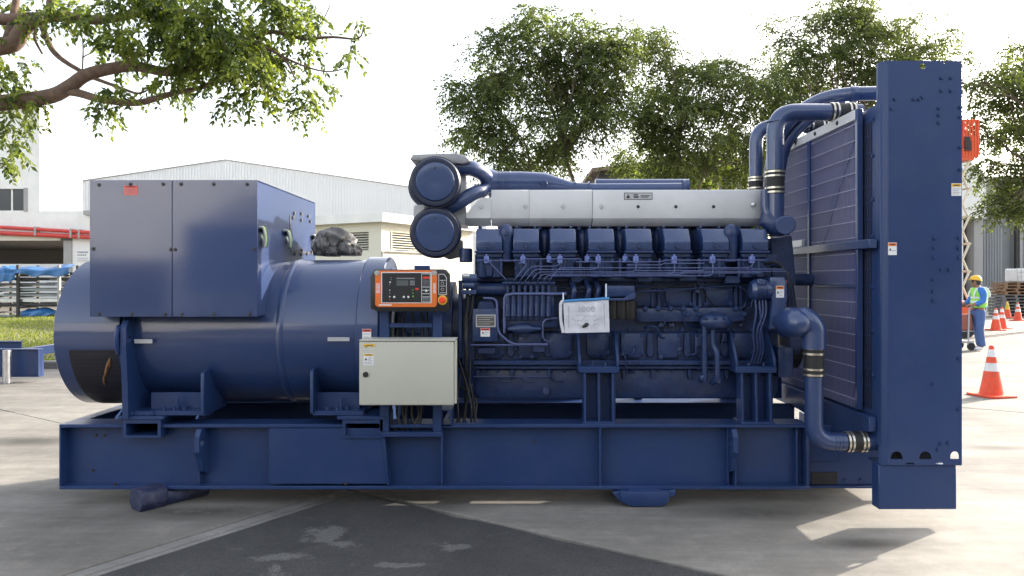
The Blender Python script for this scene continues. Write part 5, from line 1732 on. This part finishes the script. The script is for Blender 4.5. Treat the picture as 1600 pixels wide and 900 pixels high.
# small cream building with louvred openings, corner towards the camera
A_, B_ = Vector((-.866, .5, 0)), Vector((.5, .866, 0))
C0 = Vector((PX(598, 22.6), 22.6, 0))
lbm = Matrix(((A_.x, B_.x, 0, C0.x), (A_.y, B_.y, 0, C0.y), (0, 0, 1, 0), (0, 0, 0, 1)))
lb_ = thing('louvred_building', C0, 'small cream building with louvred openings and a flat white parapet', 'building')


def lpart(name, mat, fn, par=None, bevel=0):
    b = MB()
    b.M = lbm
    fn(b)
    return b.build(name, mat, par or lb_, smooth=0, bevel=bevel)


zA, zB = 4.20, 3.86
lpart('parapet', WALLW, lambda b: b.box(0, 6.5, 0, 7, zB, zA))
lpart('wall', CREAM, lambda b: b.box(.35, 6.3, .35, 6.8, -.03, 2.80))
lpart('wall', CREAM, lambda b: b.box(.35, 6.3, .35, 6.8, 3.52, zB - .002))
lpart('wall', CREAM, lambda b: b.box(.35, 1.0, .35, .95, 2.802, 3.518))
lpart('wall', CREAM, lambda b: b.box(2.9, 6.3, .35, .95, 2.802, 3.518))
lpart('wall', CREAM, lambda b: b.box(.35, .95, 3.1, 6.8, 2.802, 3.518))
lpart('dark_room', DARKIN, lambda b: b.box(1.1, 6.2, 1.1, 6.7, 2.803, 3.517))
for k in range(7):
    z_ = 2.84 + k * .098
    for (x0_, x1_, y0_, y1_, ax) in ((1.002, 2.898, .40, .50, 0), (.40, .50, .952, 3.098, 1)):
        if ax == 0:
            lpart('louvre_slat', LOUV, lambda b: b.add([(x0_, y0_ - .03, z_), (x1_, y0_ - .03, z_), (x1_, y1_, z_ + .055), (x0_, y1_, z_ + .055), (x0_, y0_ - .03, z_ + .012), (x1_, y0_ - .03, z_ + .012), (x1_, y1_, z_ + .067), (x0_, y1_, z_ + .067)],
                                                     [(0, 3, 2, 1), (4, 5, 6, 7), (0, 1, 5, 4), (1, 2, 6, 5), (2, 3, 7, 6), (3, 0, 4, 7)]))
        else:
            lpart('louvre_slat', LOUV, lambda b: b.add([(x0_ - .03, y0_, z_), (x0_ - .03, y1_, z_), (x1_, y1_, z_ + .055), (x1_, y0_, z_ + .055), (x0_ - .03, y0_, z_ + .012), (x0_ - .03, y1_, z_ + .012), (x1_, y1_, z_ + .067), (x1_, y0_, z_ + .067)],
                                                     [(0, 3, 2, 1), (4, 5, 6, 7), (0, 1, 5, 4), (1, 2, 6, 5), (2, 3, 7, 6), (3, 0, 4, 7)]))
lpart('wall_pipe', GREYCOL, lambda b: b.tube([(.28, .30, 2.3), (.28, .30, 2.72), (.28, .5, 2.76), (.28, 5, 2.76)], .04, 8))
lpart('louvre_frame', CREAM, lambda b: b.box(.32, .349, .9, .95, 2.78, 3.54))
lpart('louvre_frame', CREAM, lambda b: b.box(.32, .349, 3.1, 3.15, 2.78, 3.54))

# sheds behind the trees
YS = 40.0
sh_ = thing('dark_shed', P(1000, 480, YS), 'low dark shed with a flat roof half hidden by the trees', 'building')
MB().pbox(935, 266, 1064, 480, YS, YS + 6).build('wall', DARKIN, sh_, smooth=0)
MB().pprism([(925, 262), (1000, 254), (1070, 258), (1070, 263), (1000, 260), (925, 268)], YS - .6, YS + 6.4).build('roof', ROOFB, sh_, smooth=0)
YS = 44.0
sh_ = thing('brown_roof_shed', P(1110, 480, YS), 'shed with a weathered brown roof behind the shrubbery', 'building')
MB().pbox(1062, 262, 1200, 478, YS, YS + 8).build('wall', paint('brown_wall', (.2, .17, .14), .8), sh_, smooth=0)
MB().prism_x([(YS - .8, PZ(262, YS)), (YS - .8, PZ(266, YS)), (YS + 6, PZ(228, YS)), (YS + 6, PZ(222, YS))], PX(1056, YS), PX(1205, YS)).build('roof', ROOFB, sh_, smooth=0)

# ================================================================== right background
YR = 41.0
rw = thing('grey_warehouse', P(1600, 478, YR), 'grey ribbed warehouse with a white return wall and dark doorway', 'building')
MB().pbox(1536, 282, 1566, 480, YR, YR + 10).build('wall', GREYCL, rw, smooth=0)
MB().pbox(1566.2, 282, 1584, 480, YR + .35, YR + 10).build('wall', GREYCL, rw, smooth=0)
MB().pbox(1584.2, 282, 1780, 480, YR, YR + 10).build('wall', GREYCL, rw, smooth=0)
MB().pprism([(1440, 236), (1500, 236), (1541, 276), (1541, 341), (1440, 341)], YR - 2, YR - .01).build('return_wall', WALLW, rw, smooth=0)
MB().pbox(1440, 341.4, 1505, 482, YR - 1.9, YR - .02).build('return_wall', WALLW, rw, smooth=0)
MB().pbox(1505.2, 341.4, 1522, 482, YR - .8, YR - .03).build('doorway', DARKIN, rw, smooth=0)
MB().pbox(1522.2, 341.4, 1535.8, 482, YR - 1.6, YR - .02).build('column', GREYCOL, rw, smooth=0)
b = MB()
px = 1538
while px < 1778:
    b.pbox(px, 284, px + 1.2, 478, YR - .06, YR - .002) if not 1565 < px < 1584 else None
    px += 4.2
b.build('cladding_rib', GREYCL, rw, smooth=0, kind='stuff')
MB().pbox(1530, 277, 1790, 282, YR - .4, YR + 10.3).build('roof_edge', GREYCOL, rw, smooth=0)
for k in range(2):
    MB().pbox(1588 + 6 * k, 340, 1591 + 6 * k, 478, YR - .3, YR - .08).build('downpipe', GREYCOL if k else DARKIN, rw, smooth=0)

YF = 33.0
mf = thing('mesh_fence', P(1553, 495, YF), 'low white wire mesh fence panel beside the pallets', 'fence')
for px in (1541, 1549, 1557, 1565):
    MB().cyl(P(px, 494, YF), P(px, 447, YF), .03, n=8).build('fence_post', paint('fence_white', (.6, .62, .6), .5), mf)
FW = paint('fence_wire', (.5, .52, .5), .5)
for k in range(7):
    MB().tube([P(1540, 449 + 6.5 * k, YF), P(1566, 449 + 6.5 * k, YF)], .012, 5).build('fence_wire', FW, mf)
for k in range(10):
    MB().tube([P(1541 + 2.5 * k, 449, YF + .02), P(1541 + 2.5 * k, 492, YF + .02)], .010, 5).build('fence_wire', FW, mf)
tg_ = thing('weed_clump', P(1553, 497, YF + .4), 'ragged weeds growing behind the white mesh fence', 'weeds')
O, D, T = sprays([(P(1548, 478, YF + .5), (.35, .3, .35), 1), (P(1558, 484, YF + .5), (.35, .3, .25), 1)], 90, 10, .1, .25)
link('foliage', leaf_mesh('foliage', O - np.array(tg_.location), D, .14, .05, T, LEAFB), tg_)

# pallets, stillages, tank
YP = 27.6
PALW = paint('pallet_wood', (.24, .15, .09), .8, var=.3, scale=5)
GREYB = paint('grey_stillage', (.16, .16, .165), .6, var=.3, scale=6)


def pallet(x, z, mat, name, label, cat, group):
    t = thing(name, (x, YP, z), label, cat, group)
    for dx in (-.55, 0, .55):
        MB().box(x + dx - .06, x + dx + .06, YP, YP + 1.0, z + .02, z + .11).build('bearer', mat, t, smooth=0)
    for k in range(2):
        MB().box(x - .62, x + .62, YP + .01 + .45 * k, YP + .12 + .45 * k, z, z + .019).build('bottom_board', mat, t, smooth=0)
    for k in range(5):
        MB().box(x - .62, x + .62, YP + .21 * k, YP + .21 * k + .12, z + .111, z + .135).build('deck_board', mat, t, smooth=0)
    return t


k = 0
zz = 0.0
for i in range(7):
    for j, px in enumerate((1589, 1636)):
        x = PX(px, YP) + random.uniform(-.03, .03)
        pallet(x, zz, GREYB, 'grey_pallet', '%s dark grey pallet from the ground in the %s stack by the mesh fence' % (('lowest', 'second', 'third', 'fourth', 'fifth', 'sixth', 'topmost')[i], ('near', 'further right')[j]), 'pallet', 'dark grey pallets stacked by the fence')
    zz += .139
for i in range(4):
    for j, px in enumerate((1590, 1637)):
        x = PX(px, YP) + random.uniform(-.06, .06)
        pallet(x, zz, PALW, 'wooden_pallet', '%s brown wooden pallet lying above the grey pallets in the %s stack' % (('lowest', 'second', 'third', 'topmost')[i], ('near', 'further right')[j]), 'pallet', 'brown wooden pallets on the stack')
    zz += .139
t = thing('liquid_tank', (PX(1606, YP), YP, zz), 'white caged liquid tank standing on the brown pallets', 'tank')
x = PX(1606, YP)
MB().box(x - .42, x + .5, YP + .05, YP + .95, zz + .02, zz + .62).build('tank_body', WHITE, t, bevel=.05)
for k in range(6):
    MB().box(x - .46 + .18 * k, x - .445 + .18 * k, YP + .02, YP + .035, zz, zz + .66).build('cage_bar', GALV, t, smooth=0)
for k in range(4):
    MB().box(x - .46, x + .53, YP + .005, YP + .019, zz + .05 + .19 * k, zz + .065 + .19 * k).build('cage_bar', GALV, t, smooth=0)

# cones
def cone(loc, label, group=None, top=CONEO, body=CONEO, bands=True, h=.72, rot=0):
    t = thing('traffic_cone', loc, label, 'cone', group)
    o = Vector(loc)
    b = MB()
    b.M = Matrix.Translation(o) @ Matrix.Rotation(rot, 4, 'Z')
    s = .235
    c = .04
    b.prism_z([(-s + c, -s), (s - c, -s), (s, -s + c), (s, s - c), (s - c, s), (-s + c, s), (-s, s - c), (-s, -s + c)], .0, .035)
    b.build('base_plate', body, t, bevel=.008)
    def R_(z): return .155 + (.03 - .155) * (z - .035) / (h - .035)
    b = MB()
    b.lathe([(z + o.z, R_(z)) for z in (.035, .36)], o, 'z', 32)
    b.build('lower_shell', body, t)
    if bands:
        for za, zb, mm in ((.36, .475, CONEW), (.475, .56, CONEO), (.56, .665, CONEW)):
            b = MB()
            g = .002 if mm is CONEW else 0
            b.lathe([(za + o.z, R_(za) + g), (zb + o.z, R_(zb) + g)], o, 'z', 32)
            b.build('reflective_band' if mm is CONEW else 'upper_shell', mm, t)
        a0 = .665
    else:
        a0 = .36
    b = MB()
    b.lathe([(a0 + o.z, R_(a0)), (h - .02 + o.z, R_(h - .02)), (h + o.z, R_(h) * .7)], o, 'z', 32)
    b.build('cone_tip', top, t)
    return t


cone(GP(1549.5, 619), 'nearest traffic cone, standing alone on the sunlit concrete right of the radiator', rot=.25)
cone(GP(1556, 516), 'front cone of the overlapping pair behind the worker', rot=.1)
cone(GP(1565.5, 513.5), 'rear cone of the overlapping pair, partly hidden behind the front one', rot=.3)
cone(GP(1590.5, 501), 'distant banded cone at the right edge in front of the pallets', rot=.2)
cone(GP(1574, 496.5), 'yellow topped cone between the overlapping pair and the pallets', top=paint('cone_yellow', (.8, .55, .05), .5), bands=False, h=.70)

# scissor lift
YL = 15.5
sl_ = thing('scissor_lift', (PX(1478, YL), YL, 0), 'raised scissor lift with an orange basket on beige folding arms', 'lift')
x0_, x1_ = PX(1420, YL), PX(1530, YL)
zb_, zt2 = PZ(250, YL), PZ(187, YL)
MB().box(x0_, x1_ - .12, YL, YL + 1.0, zb_, zb_ + .18).build('platform', LIFTO, sl_, bevel=.01)
for px in (1420, 1456, 1505, 1529):
    for yy in (0, .96):
        MB().box(PX(px, YL) - .03, PX(px, YL) + .03, YL + yy, YL + yy + .05, zb_ + .18, zt2).build('rail_post', LIFTO, sl_)
for zf in (.45, .98):
    for yy in (-.01, .99):
        MB().box(x0_, x1_, YL + yy, YL + yy + .04, zb_ + (zt2 - zb_) * zf - .035, zb_ + (zt2 - zb_) * zf + .035).build('guard_rail', LIFTO, sl_)
    MB().box(x1_ - .05, x1_ - .01, YL + .05, YL + .96, zb_ + (zt2 - zb_) * zf - .03, zb_ + (zt2 - zb_) * zf + .03).build('guard_rail', LIFTO, sl_)
MB().box(PX(1498, YL), PX(1529, YL), YL - .012, YL - .002, PZ(246, YL), PZ(212, YL)).build('side_panel', LIFTO, sl_)
for q in range(7):
    MB().box(PX(1500 + 4.6 * q, YL) - .012, PX(1500 + 4.6 * q, YL) + .012, YL - .03, YL - .013, zb_ + .1, zt2).build('guard_bar', LIFTO, sl_)
    MB().box(x1_ - .03, x1_ - .012, YL + .1 + .13 * q, YL + .12 + .13 * q, zb_ + .1, zt2).build('guard_bar', LIFTO, sl_)
MB().box(PX(1506, YL), PX(1516, YL), YL - .05, YL - .031, PZ(236, YL), PZ(220, YL)).build('notice_plate', DARKIN, sl_)
MB().box(PX(1505, YL), PX(1514, YL), YL - .08, YL - .061, PZ(232, YL), PZ(214, YL)).build('control_box', BLACK, sl_, bevel=.01)
zlo = 1.1
nst = 5
for k in range(nst):
    za, zb2 = zlo + (zb_ - zlo) * k / nst, zlo + (zb_ - zlo) * (k + 1) / nst
    xa_, xb_ = PX(1499, YL), PX(1518, YL)
    for yy in (.1, .85):
        for (p_, q_) in (((xa_, za), (xb_, zb2)), ((xb_, za), (xa_, zb2))):
            MB().tube([(p_[0], YL + yy, p_[1]), (q_[0], YL + yy, q_[1])], .032, 6).build('scissor_arm', LIFTB, sl_)
            yy += .07
    MB().tube([(xb_, YL + .05, zb2), (xb_, YL + 1, zb2)], .03, 8).build('pivot_tube', LIFTB, sl_)
MB().box(PX(1415, YL), PX(1522, YL), YL - .1, YL + 1.1, .35, 1.05).build('chassis', LIFTO, sl_, bevel=.03)
for px in (1432, 1505):
    for yy in (-.15, 1.0):
        MB().cyl((PX(px, YL), YL + yy, .25), (PX(px, YL), YL + yy + .18, .25), .25, n=20).build('wheel', RUBBER, sl_)

# ================================================================== the worker and the hand trolley
WP = GP(1528, 547)


def skinned(name, nodes, edges, mat, par, root=0, sub_=2):
    me = bpy.data.meshes.new(name)
    og = wloc(par)
    me.from_pydata([WP + Vector(n[:3]) - og for n in nodes], edges, [])
    o = link(name, me, par)
    md = o.modifiers.new('skin', 'SKIN')
    md.use_smooth_shade = True
    for i, n in enumerate(nodes):
        sv = me.skin_vertices[0].data[i]
        r_ = n[3]
        sv.radius = (r_, n[4] if len(n) > 4 else r_)
        sv.use_root = (i == root)
    ss = o.modifiers.new('subsurf', 'SUBSURF')
    ss.levels = ss.render_levels = sub_
    me.materials.append(mat)
    return o


wk = thing('person', WP, 'worker in yellow helmet, lime safety vest, blue shirt and jeans facing left behind a trolley', 'person')
nd = [(0, 0, .93, .13, .11), (.02, 0, 1.10, .125, .10), (.03, 0, 1.28, .15, .105), (.0, 0, 1.41, .11, .08), (-.03, 0, 1.48, .055), (-.055, 0, 1.55, .075, .07), (-.06, 0, 1.64, .085, .075), (-.045, 0, 1.70, .06),
      (-.145, 0, 1.58, .018),
      (.01, -.17, 1.40, .065), (-.02, -.24, 1.15, .048), (-.24, -.20, 1.06, .036), (-.30, -.19, 1.05, .034),
      (.01, .17, 1.40, .065), (-.02, .24, 1.15, .048), (-.24, .20, 1.06, .036), (-.30, .19, 1.05, .034),
      (.0, -.10, .86, .095), (-.03, -.11, .50, .062), (.03, -.11, .10, .045), (-.02, -.11, .045, .04), (-.13, -.12, .035, .032),
      (.02, .10, .86, .095), (.05, .11, .50, .062), (.11, .11, .10, .045), (.06, .11, .045, .04), (-.05, .12, .035, .032)]
ed_ = [(0, 1), (1, 2), (2, 3), (3, 4), (4, 5), (5, 6), (6, 7), (5, 8), (3, 9), (9, 10), (10, 11), (11, 12), (3, 13), (13, 14), (14, 15), (15, 16),
       (0, 17), (17, 18), (18, 19), (19, 20), (20, 21), (0, 22), (22, 23), (23, 24), (24, 25), (25, 26)]
for w_i, sy in ((12, -1), (16, 1)):
    px_, py_, pz_ = nd[w_i][:3]
    for k in range(4):
        a = len(nd)
        yk = py_ + (k - 1.5) * .018
        nd.append((px_ - .05, yk, pz_ + .005, .0095))
        nd.append((px_ - .085 - .006 * (k in (1, 2)), yk, pz_ - .015, .009))
        nd.append((px_ - .075, yk, pz_ - .045, .008))
        ed_ += [(w_i, a), (a, a + 1), (a + 1, a + 2)]
    a = len(nd)
    nd.append((px_ - .02, py_ - sy * .045, pz_ + .0, .011))
    nd.append((px_ - .05, py_ - sy * .05, pz_ - .02, .0095))
    ed_ += [(w_i, a), (a, a + 1)]
skinned('person_body', nd, ed_, SKIN, wk)
skinned('trousers', [(0, 0, 1.0, .155, .135), (.0, 0, .92, .165, .145), (.0, -.10, .84, .118), (-.03, -.11, .50, .090), (.03, -.11, .14, .078), (.03, -.11, .09, .08), (.02, .10, .84, .118), (.05, .11, .50, .090), (.11, .11, .14, .078), (.11, .11, .09, .08)],
        [(0, 1), (1, 2), (2, 3), (3, 4), (4, 5), (1, 6), (6, 7), (7, 8), (8, 9)], DENIM, wk, 1)
skinned('shirt', [(0.01, 0, 1.02, .155, .13), (.03, 0, 1.15, .15, .125), (.035, 0, 1.30, .17, .125), (.0, 0, 1.42, .12, .095), (-.02, 0, 1.47, .075),
                  (.01, -.18, 1.40, .085), (-.02, -.245, 1.15, .068), (-.20, -.21, 1.075, .052), (.01, .18, 1.40, .085), (-.02, .245, 1.15, .068), (-.20, .21, 1.075, .052)],
        [(0, 1), (1, 2), (2, 3), (3, 4), (3, 5), (5, 6), (6, 7), (3, 8), (8, 9), (9, 10)], SHIRT, wk, 1)
vs2 = MB()
rings = [(1.0, .172, .165, .01), (1.08, .172, .168, .02), (1.2, .172, .172, .03), (1.33, .172, .180, .03), (1.42, .150, .165, .01), (1.465, .10, .11, -.01)]


def vest_ring(z, a, c, off, g=0):
    return [WP + Vector((off + (a + g) * math.cos(2 * math.pi * k / 24), (c + g) * math.sin(2 * math.pi * k / 24), z)) for k in range(24)]


def ringmesh(rr, name, mat, g=0):
    b = MB()
    vv = []
    for z, a, c, off in rr: vv += vest_ring(z, a, c, off, g)
    n = len(rr)
    b.add(vv, [(i * 24 + k, i * 24 + (k + 1) % 24, (i + 1) * 24 + (k + 1) % 24, (i + 1) * 24 + k) for i in range(n - 1) for k in range(24)] + [tuple(range(23, -1, -1)), tuple((n - 1) * 24 + k for k in range(24))])
    return b.build(name, mat, wk, smooth=60)


ringmesh(rings, 'safety_vest', VEST)
ringmesh([(1.11, .172, .168, .022), (1.16, .172, .170, .026)], 'reflective_strip', VESTS, .006)
ringmesh([(1.21, .172, .172, .030), (1.25, .172, .174, .030)], 'reflective_strip', VESTS, .006)
for sy in (-.10, .10):
    MB().tube([WP + Vector(p) for p in ((.205, sy, 1.25), (.206, sy, 1.34), (.165, sy, 1.43), (.05, sy, 1.47), (-.09, sy, 1.44), (-.145, sy, 1.34), (-.148, sy, 1.25))], .022, 6).build('reflective_strip', VESTS, wk)
b = MB()
b.M = Matrix.Translation(WP + Vector((-.05, 0, 1.64))) @ Matrix.Rotation(R(8), 4, 'Y')
b.lathe([(0, .122), (.03, .12), (.07, .105), (.105, .065), (.118, .01)], (0, 0, 0), 'z', 24)
b.prism_z([(-.19, -.06), (-.165, -.09), (-.08, -.115), (0, -.13), (.1, -.1), (.13, 0), (.1, .1), (0, .13), (-.08, .115), (-.165, .09), (-.19, .06)], -.008, .002)
b.build('helmet', HELM, wk, smooth=50)
for sy in (-1, 1):
    x_ = .0 if sy < 0 else .08
    skinned('shoe', [(x_ + .05, sy * .11, .05, .05, .05), (x_ - .04, sy * .115, .05, .052, .045), (x_ - .15, sy * .12, .038, .045, .032)], [(0, 1), (1, 2)], WHITE, wk)
b = MB()
b.lathe([(1.50 + WP.z, .045), (1.53 + WP.z, .088), (1.60 + WP.z, .096), (1.645 + WP.z, .095)], WP + Vector((-.035, 0, 0)), 'z', 18)
b.build('hair', INK, wk, smooth=60)
for sy in (-1, 1):
    MB().lathe([(WP.z + 1.605, .003), (WP.z + 1.611, .008), (WP.z + 1.617, .003)], WP + Vector((-.128, sy * .03, 0)), 'z', 8).build('eye', INK, wk)

TP = GP(1507, 546)
t = thing('hand_trolley', TP, 'grey hand trolley with small wheels pushed by the worker', 'trolley')
for dy in (-.22, .22):
    MB().tube(fillet([TP + Vector((.06, dy, 1.02)), TP + Vector((-.02, dy, 1.0)), TP + Vector((-.05, dy, .12))], .05), .018, 8).build('upright', GALV, t)
    MB().cyl(TP + Vector((.02, dy - .02, .09)), TP + Vector((.02, dy + .02, .09)), .09, n=18).build('wheel', RUBBER, t)
    MB().cyl(TP + Vector((-.6, dy - .02, .09)), TP + Vector((-.6, dy + .02, .09)), .09, n=18).build('wheel', RUBBER, t)
MB().tube([TP + Vector((.06, -.22, 1.02)), TP + Vector((.06, .22, 1.02))], .018, 8).build('handle', RUBBER, t)
MB().box(TP.x - .7, TP.x + .08, TP.y - .25, TP.y + .25, .17, .22).build('deck', GALV, t, bevel=.01)
MB().box(TP.x - .34, TP.x + .14, TP.y - .15, TP.y + .15, .43, .448).build('shelf', GALV, t, bevel=.003)
tag(MB().box(TP.x - .3, TP.x + .13, TP.y - .12, TP.y + .12, .45, .84).build('equipment_case', paint('red_case', (.42, .14, .10), .6), None, bevel=.03), 'dull red case standing on the grey hand trolley', 'case')

# ================================================================== left foreground and yard edge
# kerb and grass
kx0, kx1, kY = -46.0, -6.0, GP(60, 576).y
for k in range(20):
    MB().box(kx0 + 2 * k + .008, kx0 + 2 * k + 1.992, kY, kY + .22, -.05, .13).build('kerb_stone', KERBM, yard, bevel=.02, smooth=0)
MB().box(kx0, kx1 + .0, kY + .222, 27.0, -.045, .09).build('verge_soil', paint('soil', (.13, .12, .05), .9, var=.3), None, smooth=0, kind='structure').name = 'verge'
n = 60000
gx = RNG.uniform(-30, kx1 - .1, n)
gy = kY + .25 + (26.5 - kY) * RNG.random(n) ** 1.3
o = np.stack([gx, gy, np.full(n, .085)], 1)
d = np.stack([RNG.normal(0, .4, n), RNG.normal(0, .4, n), np.ones(n)], 1)
patch = .5 + .5 * np.sin(gx * .9 + 2 * np.sin(gy * .7)) * np.sin(gy * 1.1 + gx * .3)
L_ = (.06 + .10 * RNG.random(n)) * (.6 + .7 * patch)
me = leaf_mesh('grass', o, d, L_, .022, RNG.random(n) * .6 + .4 * patch, GRASSM)
link('grass', me, None, kind='stuff')['label'] = 'sunlit yellow green grass verge'

# blue steel frame lying on posts at the left edge
YB_ = 6.5
sf = thing('steel_frame', (PX(0, YB_), YB_, 0), 'low navy steel beam frame on round posts at the left edge', 'frame')
xr_ = PX(60, YB_)
zb3, zt3 = PZ(589, YB_), PZ(545.5, YB_)
for yy in (YB_, YB_ + 1.5):
    xr2 = xr_ if yy == YB_ else PX(30, yy)
    bm_ = MB().box(-13, xr2, yy + .06, yy + .075, zb3 + .015, zt3 - .015).build('beam_web', BLUE, sf)
    for z_ in (zb3, zt3 - .014):
        MB().box(-13, xr2, yy, yy + .14, z_, z_ + .014).build('flange', BLUE, bm_, bevel=.002)
MB().box(xr_ - .014, xr_, YB_ + .002, YB_ + .138, zb3 + .015, zt3 - .015).build('end_plate', BLUE, sf)
MB().box(xr_ - .5, xr_ - .38, YB_ + .14, YB_ + 1.5, zt3 - .16, zt3 - .02).build('cross_beam', BLUE, sf, bevel=.003)
for x_ in (PX(8.5, YB_ - .15), -10.5):
    for yy in (YB_ - .12, YB_ + 1.7):
        MB().cyl((x_, yy, 0), (x_, yy, zt3 - .005), .06, n=18).build('post', STEEL if yy < YB_ else BLUE, sf)

# racked bundles of pipes, planks and a blue tarpaulin
YK = 25.6
rk = thing('stacking_rack', (PX(40, YK), YK, 0), 'dark timber and steel racking holding bundles of scaffold tubes', 'rack')
for px in (-60, -14, 30, 94, 140):
    MB().box(PX(px, YK) - .05, PX(px, YK) + .05, YK - .12, YK - .02, 0, PZ(414, YK)).build('rack_post', GREYCOL if px > 60 else DARKIN, rk, smooth=0)
    MB().box(PX(px, YK) - .05, PX(px, YK) + .05, YK + 1.2, YK + 1.3, 0, PZ(414, YK)).build('rack_post', DARKIN, rk, smooth=0)
levels = [496, 487, 478.5, 470.5, 462, 453.5, 445, 437, 429]
for i, py in enumerate(levels):
    z_ = PZ(py, YK)
    for px in (-14, 30, 94):
        MB().box(PX(px, YK) - .04, PX(px, YK) + .04, YK - .019, YK + 1.2, z_ - .09, z_ - .035).build('rack_bearer', DARKIN, rk, smooth=0)
GALVD = paint('dull_galvanised', (.22, .25, .25), .5, metal=.2, var=.25, scale=5)
mats = [GALVD, DARKIN, paint('pale_plank', (.30, .32, .31), .6, var=.2, scale=4), paint('dark_plank', (.09, .085, .08), .7, var=.3), STEEL]
for i, py in enumerate(levels):
    z_ = PZ(py, YK)
    if i == 1: continue
    for k in range(3):
        for dep in range(2):
            hgt = random.choice((.06, .08, .11, .13))
            xa_ = PX(random.uniform(-70, 20) + 30 * k, YK)
            xb_ = PX(random.uniform(70, 112) + 5 * k, YK)
            yy = YK + .02 + .4 * k + .18 * dep
            mm = mats[(i * 3 + k * 2 + dep) % 5]
            zz_ = z_ - .034
            cl = {GALVD: 'dull galvanised', STEEL: 'shiny steel', DARKIN: 'near black'}.get(mm) or ('pale grey' if 'pale' in mm.name else 'dark brown')
            wh = '%s of its level, %s rack level from the ground' % (('front one', 'second', 'third', 'fourth', 'fifth', 'rearmost')[2 * k + dep], ('lowest', '', 'second', 'third', 'fourth', 'fifth', 'sixth', 'seventh', 'topmost')[i])
            if random.random() < .5:
                rr_ = hgt * .5
                o = MB().cyl((xa_, yy + .07, zz_ + rr_), (xb_, yy + .07, zz_ + rr_ + random.uniform(0, .03)), rr_, n=8).build('scaffold_tube', mm, None)
                tag(o, cl + ' scaffold tube, ' + wh, 'tube', 'scaffold tubes and planks in the racking')
            else:
                o = MB().box(xa_, xb_, yy, yy + .15, zz_, zz_ + hgt).build('scaffold_plank', mm, None, smooth=0)
                tag(o, cl + ' scaffold plank, ' + wh, 'plank', 'scaffold tubes and planks in the racking')


def drape(name, label, px0, px1, py0, py1, Y, sag, seed):
    rr = random.Random(seed)
    b = MB()
    nx_, ny_ = 30, 8
    vv = []
    ph = rr.uniform(0, 6)
    for j in range(ny_ + 1):
        for i in range(nx_ + 1):
            u, v = i / nx_, j / ny_
            x = PX(px0 + (px1 - px0) * u, Y)
            top = PZ(py0 + 2.5 * math.sin(5 * u + ph) + 1.5 * math.sin(13 * u), Y)
            bot_ = PZ(py1 + sag * math.sin(4 * u + ph * 2) + 1.5 * math.sin(17 * u), Y)
            z = top * (1 - v) + bot_ * v
            vv.append((x, Y - .05 + .7 * max(0, .35 - v) * 2 - .04 * math.sin(20 * u + 3 * v) * v, z + .1 * max(0, .3 - v)))
    n0 = len(vv)
    vv += [(x, y + .02, z - .02) for x, y, z in vv]
    fs = []
    w_ = nx_ + 1
    for j in range(ny_):
        for i in range(nx_):
            a = j * w_ + i
            fs += [(a, a + 1, a + w_ + 1, a + w_), (n0 + a, n0 + a + w_, n0 + a + w_ + 1, n0 + a + 1)]
    b.add(vv, fs)
    return tag(b.build(name, TARP, None, smooth=80), label, 'tarpaulin')


drape('blue_tarpaulin', 'bright blue tarpaulin spread over the top of the racking', 8, 108, 416, 428, YK - .15, 3, 2)
drape('blue_tarpaulin', 'narrow blue tarpaulin tucked into the lowest level of the racking', 34, 112, 485, 493, YK - .1, 2, 5)
drape('blue_tarpaulin', 'crumpled blue tarpaulin hanging at the left end of the racking', -20, 24, 420, 437, YK - .2, 3, 9)

# ================================================================== across the yard, behind the viewer: seen only as reflections in the paint
YBK = -30.0
t = thing('sunlit_hall', (-24, YBK, 0), 'long white hall across the yard, mirrored in the terminal box panels', 'building')
MB().box(-46, -11.6, YBK - 12, YBK, 0, 10).build('wall', WALLW, t, smooth=0)
MB().box(-46.3, -11.3, YBK - 12.3, YBK + .3, 10.002, 10.4).build('roof', GREYCOL, t, smooth=0)
for k in range(5):
    MB().box(-44 + 6 * k, -40.5 + 6 * k, YBK + .002, YBK + .03, 0, 2.6).build('door', DARKIN, t, smooth=0)
for k, (x, r, h) in enumerate(((-20.5, 1.6, 2.6), (-6.6, 4, 7.5), (-2, 4.5, 8), (6, 5, 8.5), (14, 5, 9.5), (22, 5.5, 10), (31, 5, 9))):
    bl_ = [(Vector((x + random.uniform(-1, 1), YBK + 3 + random.uniform(-1, 1), h * f)), (r * g, r * g, h * .3), 1) for f, g in ((.25, .8), (.45, 1), (.7, .9), (.85, .6))]
    tree('yard_tree', ('low round bush beside the white hall across the yard', 'dense tree next to the bush across the yard', 'third dense tree from the white hall across the yard', 'middle dense tree of the row across the yard',
                       'fifth dense tree from the white hall across the yard', 'tallest dense tree across the yard', 'last dense tree at the far end of the row across the yard')[k],
         (x, YBK + 3, 0), (x, YBK + 3, h * .35), bl_, 700, .5, 1.0, K=10, group='trees across the yard')

t = thing('reflected_dark_box', (-11.6, YBK + 4, 0), 'unseen dark blue box added before the white hall for its dark reflection', 'container')  # added out of view to put a dark reflection on the terminal box
MB().box(-13.6, -9.0, YBK + 2, YBK + 4.4, 1.2, 4.0).build('dark_box_body', paint('dark_box_blue', (.02, .035, .10), .5), t, bevel=.02)
for x in (-13, -9.8):
    for y in (YBK + 2.2, YBK + 4.1): MB().box(x - .1, x + .1, y - .1, y + .1, 0, 1.199).build('trestle', DARKIN, t, smooth=0)
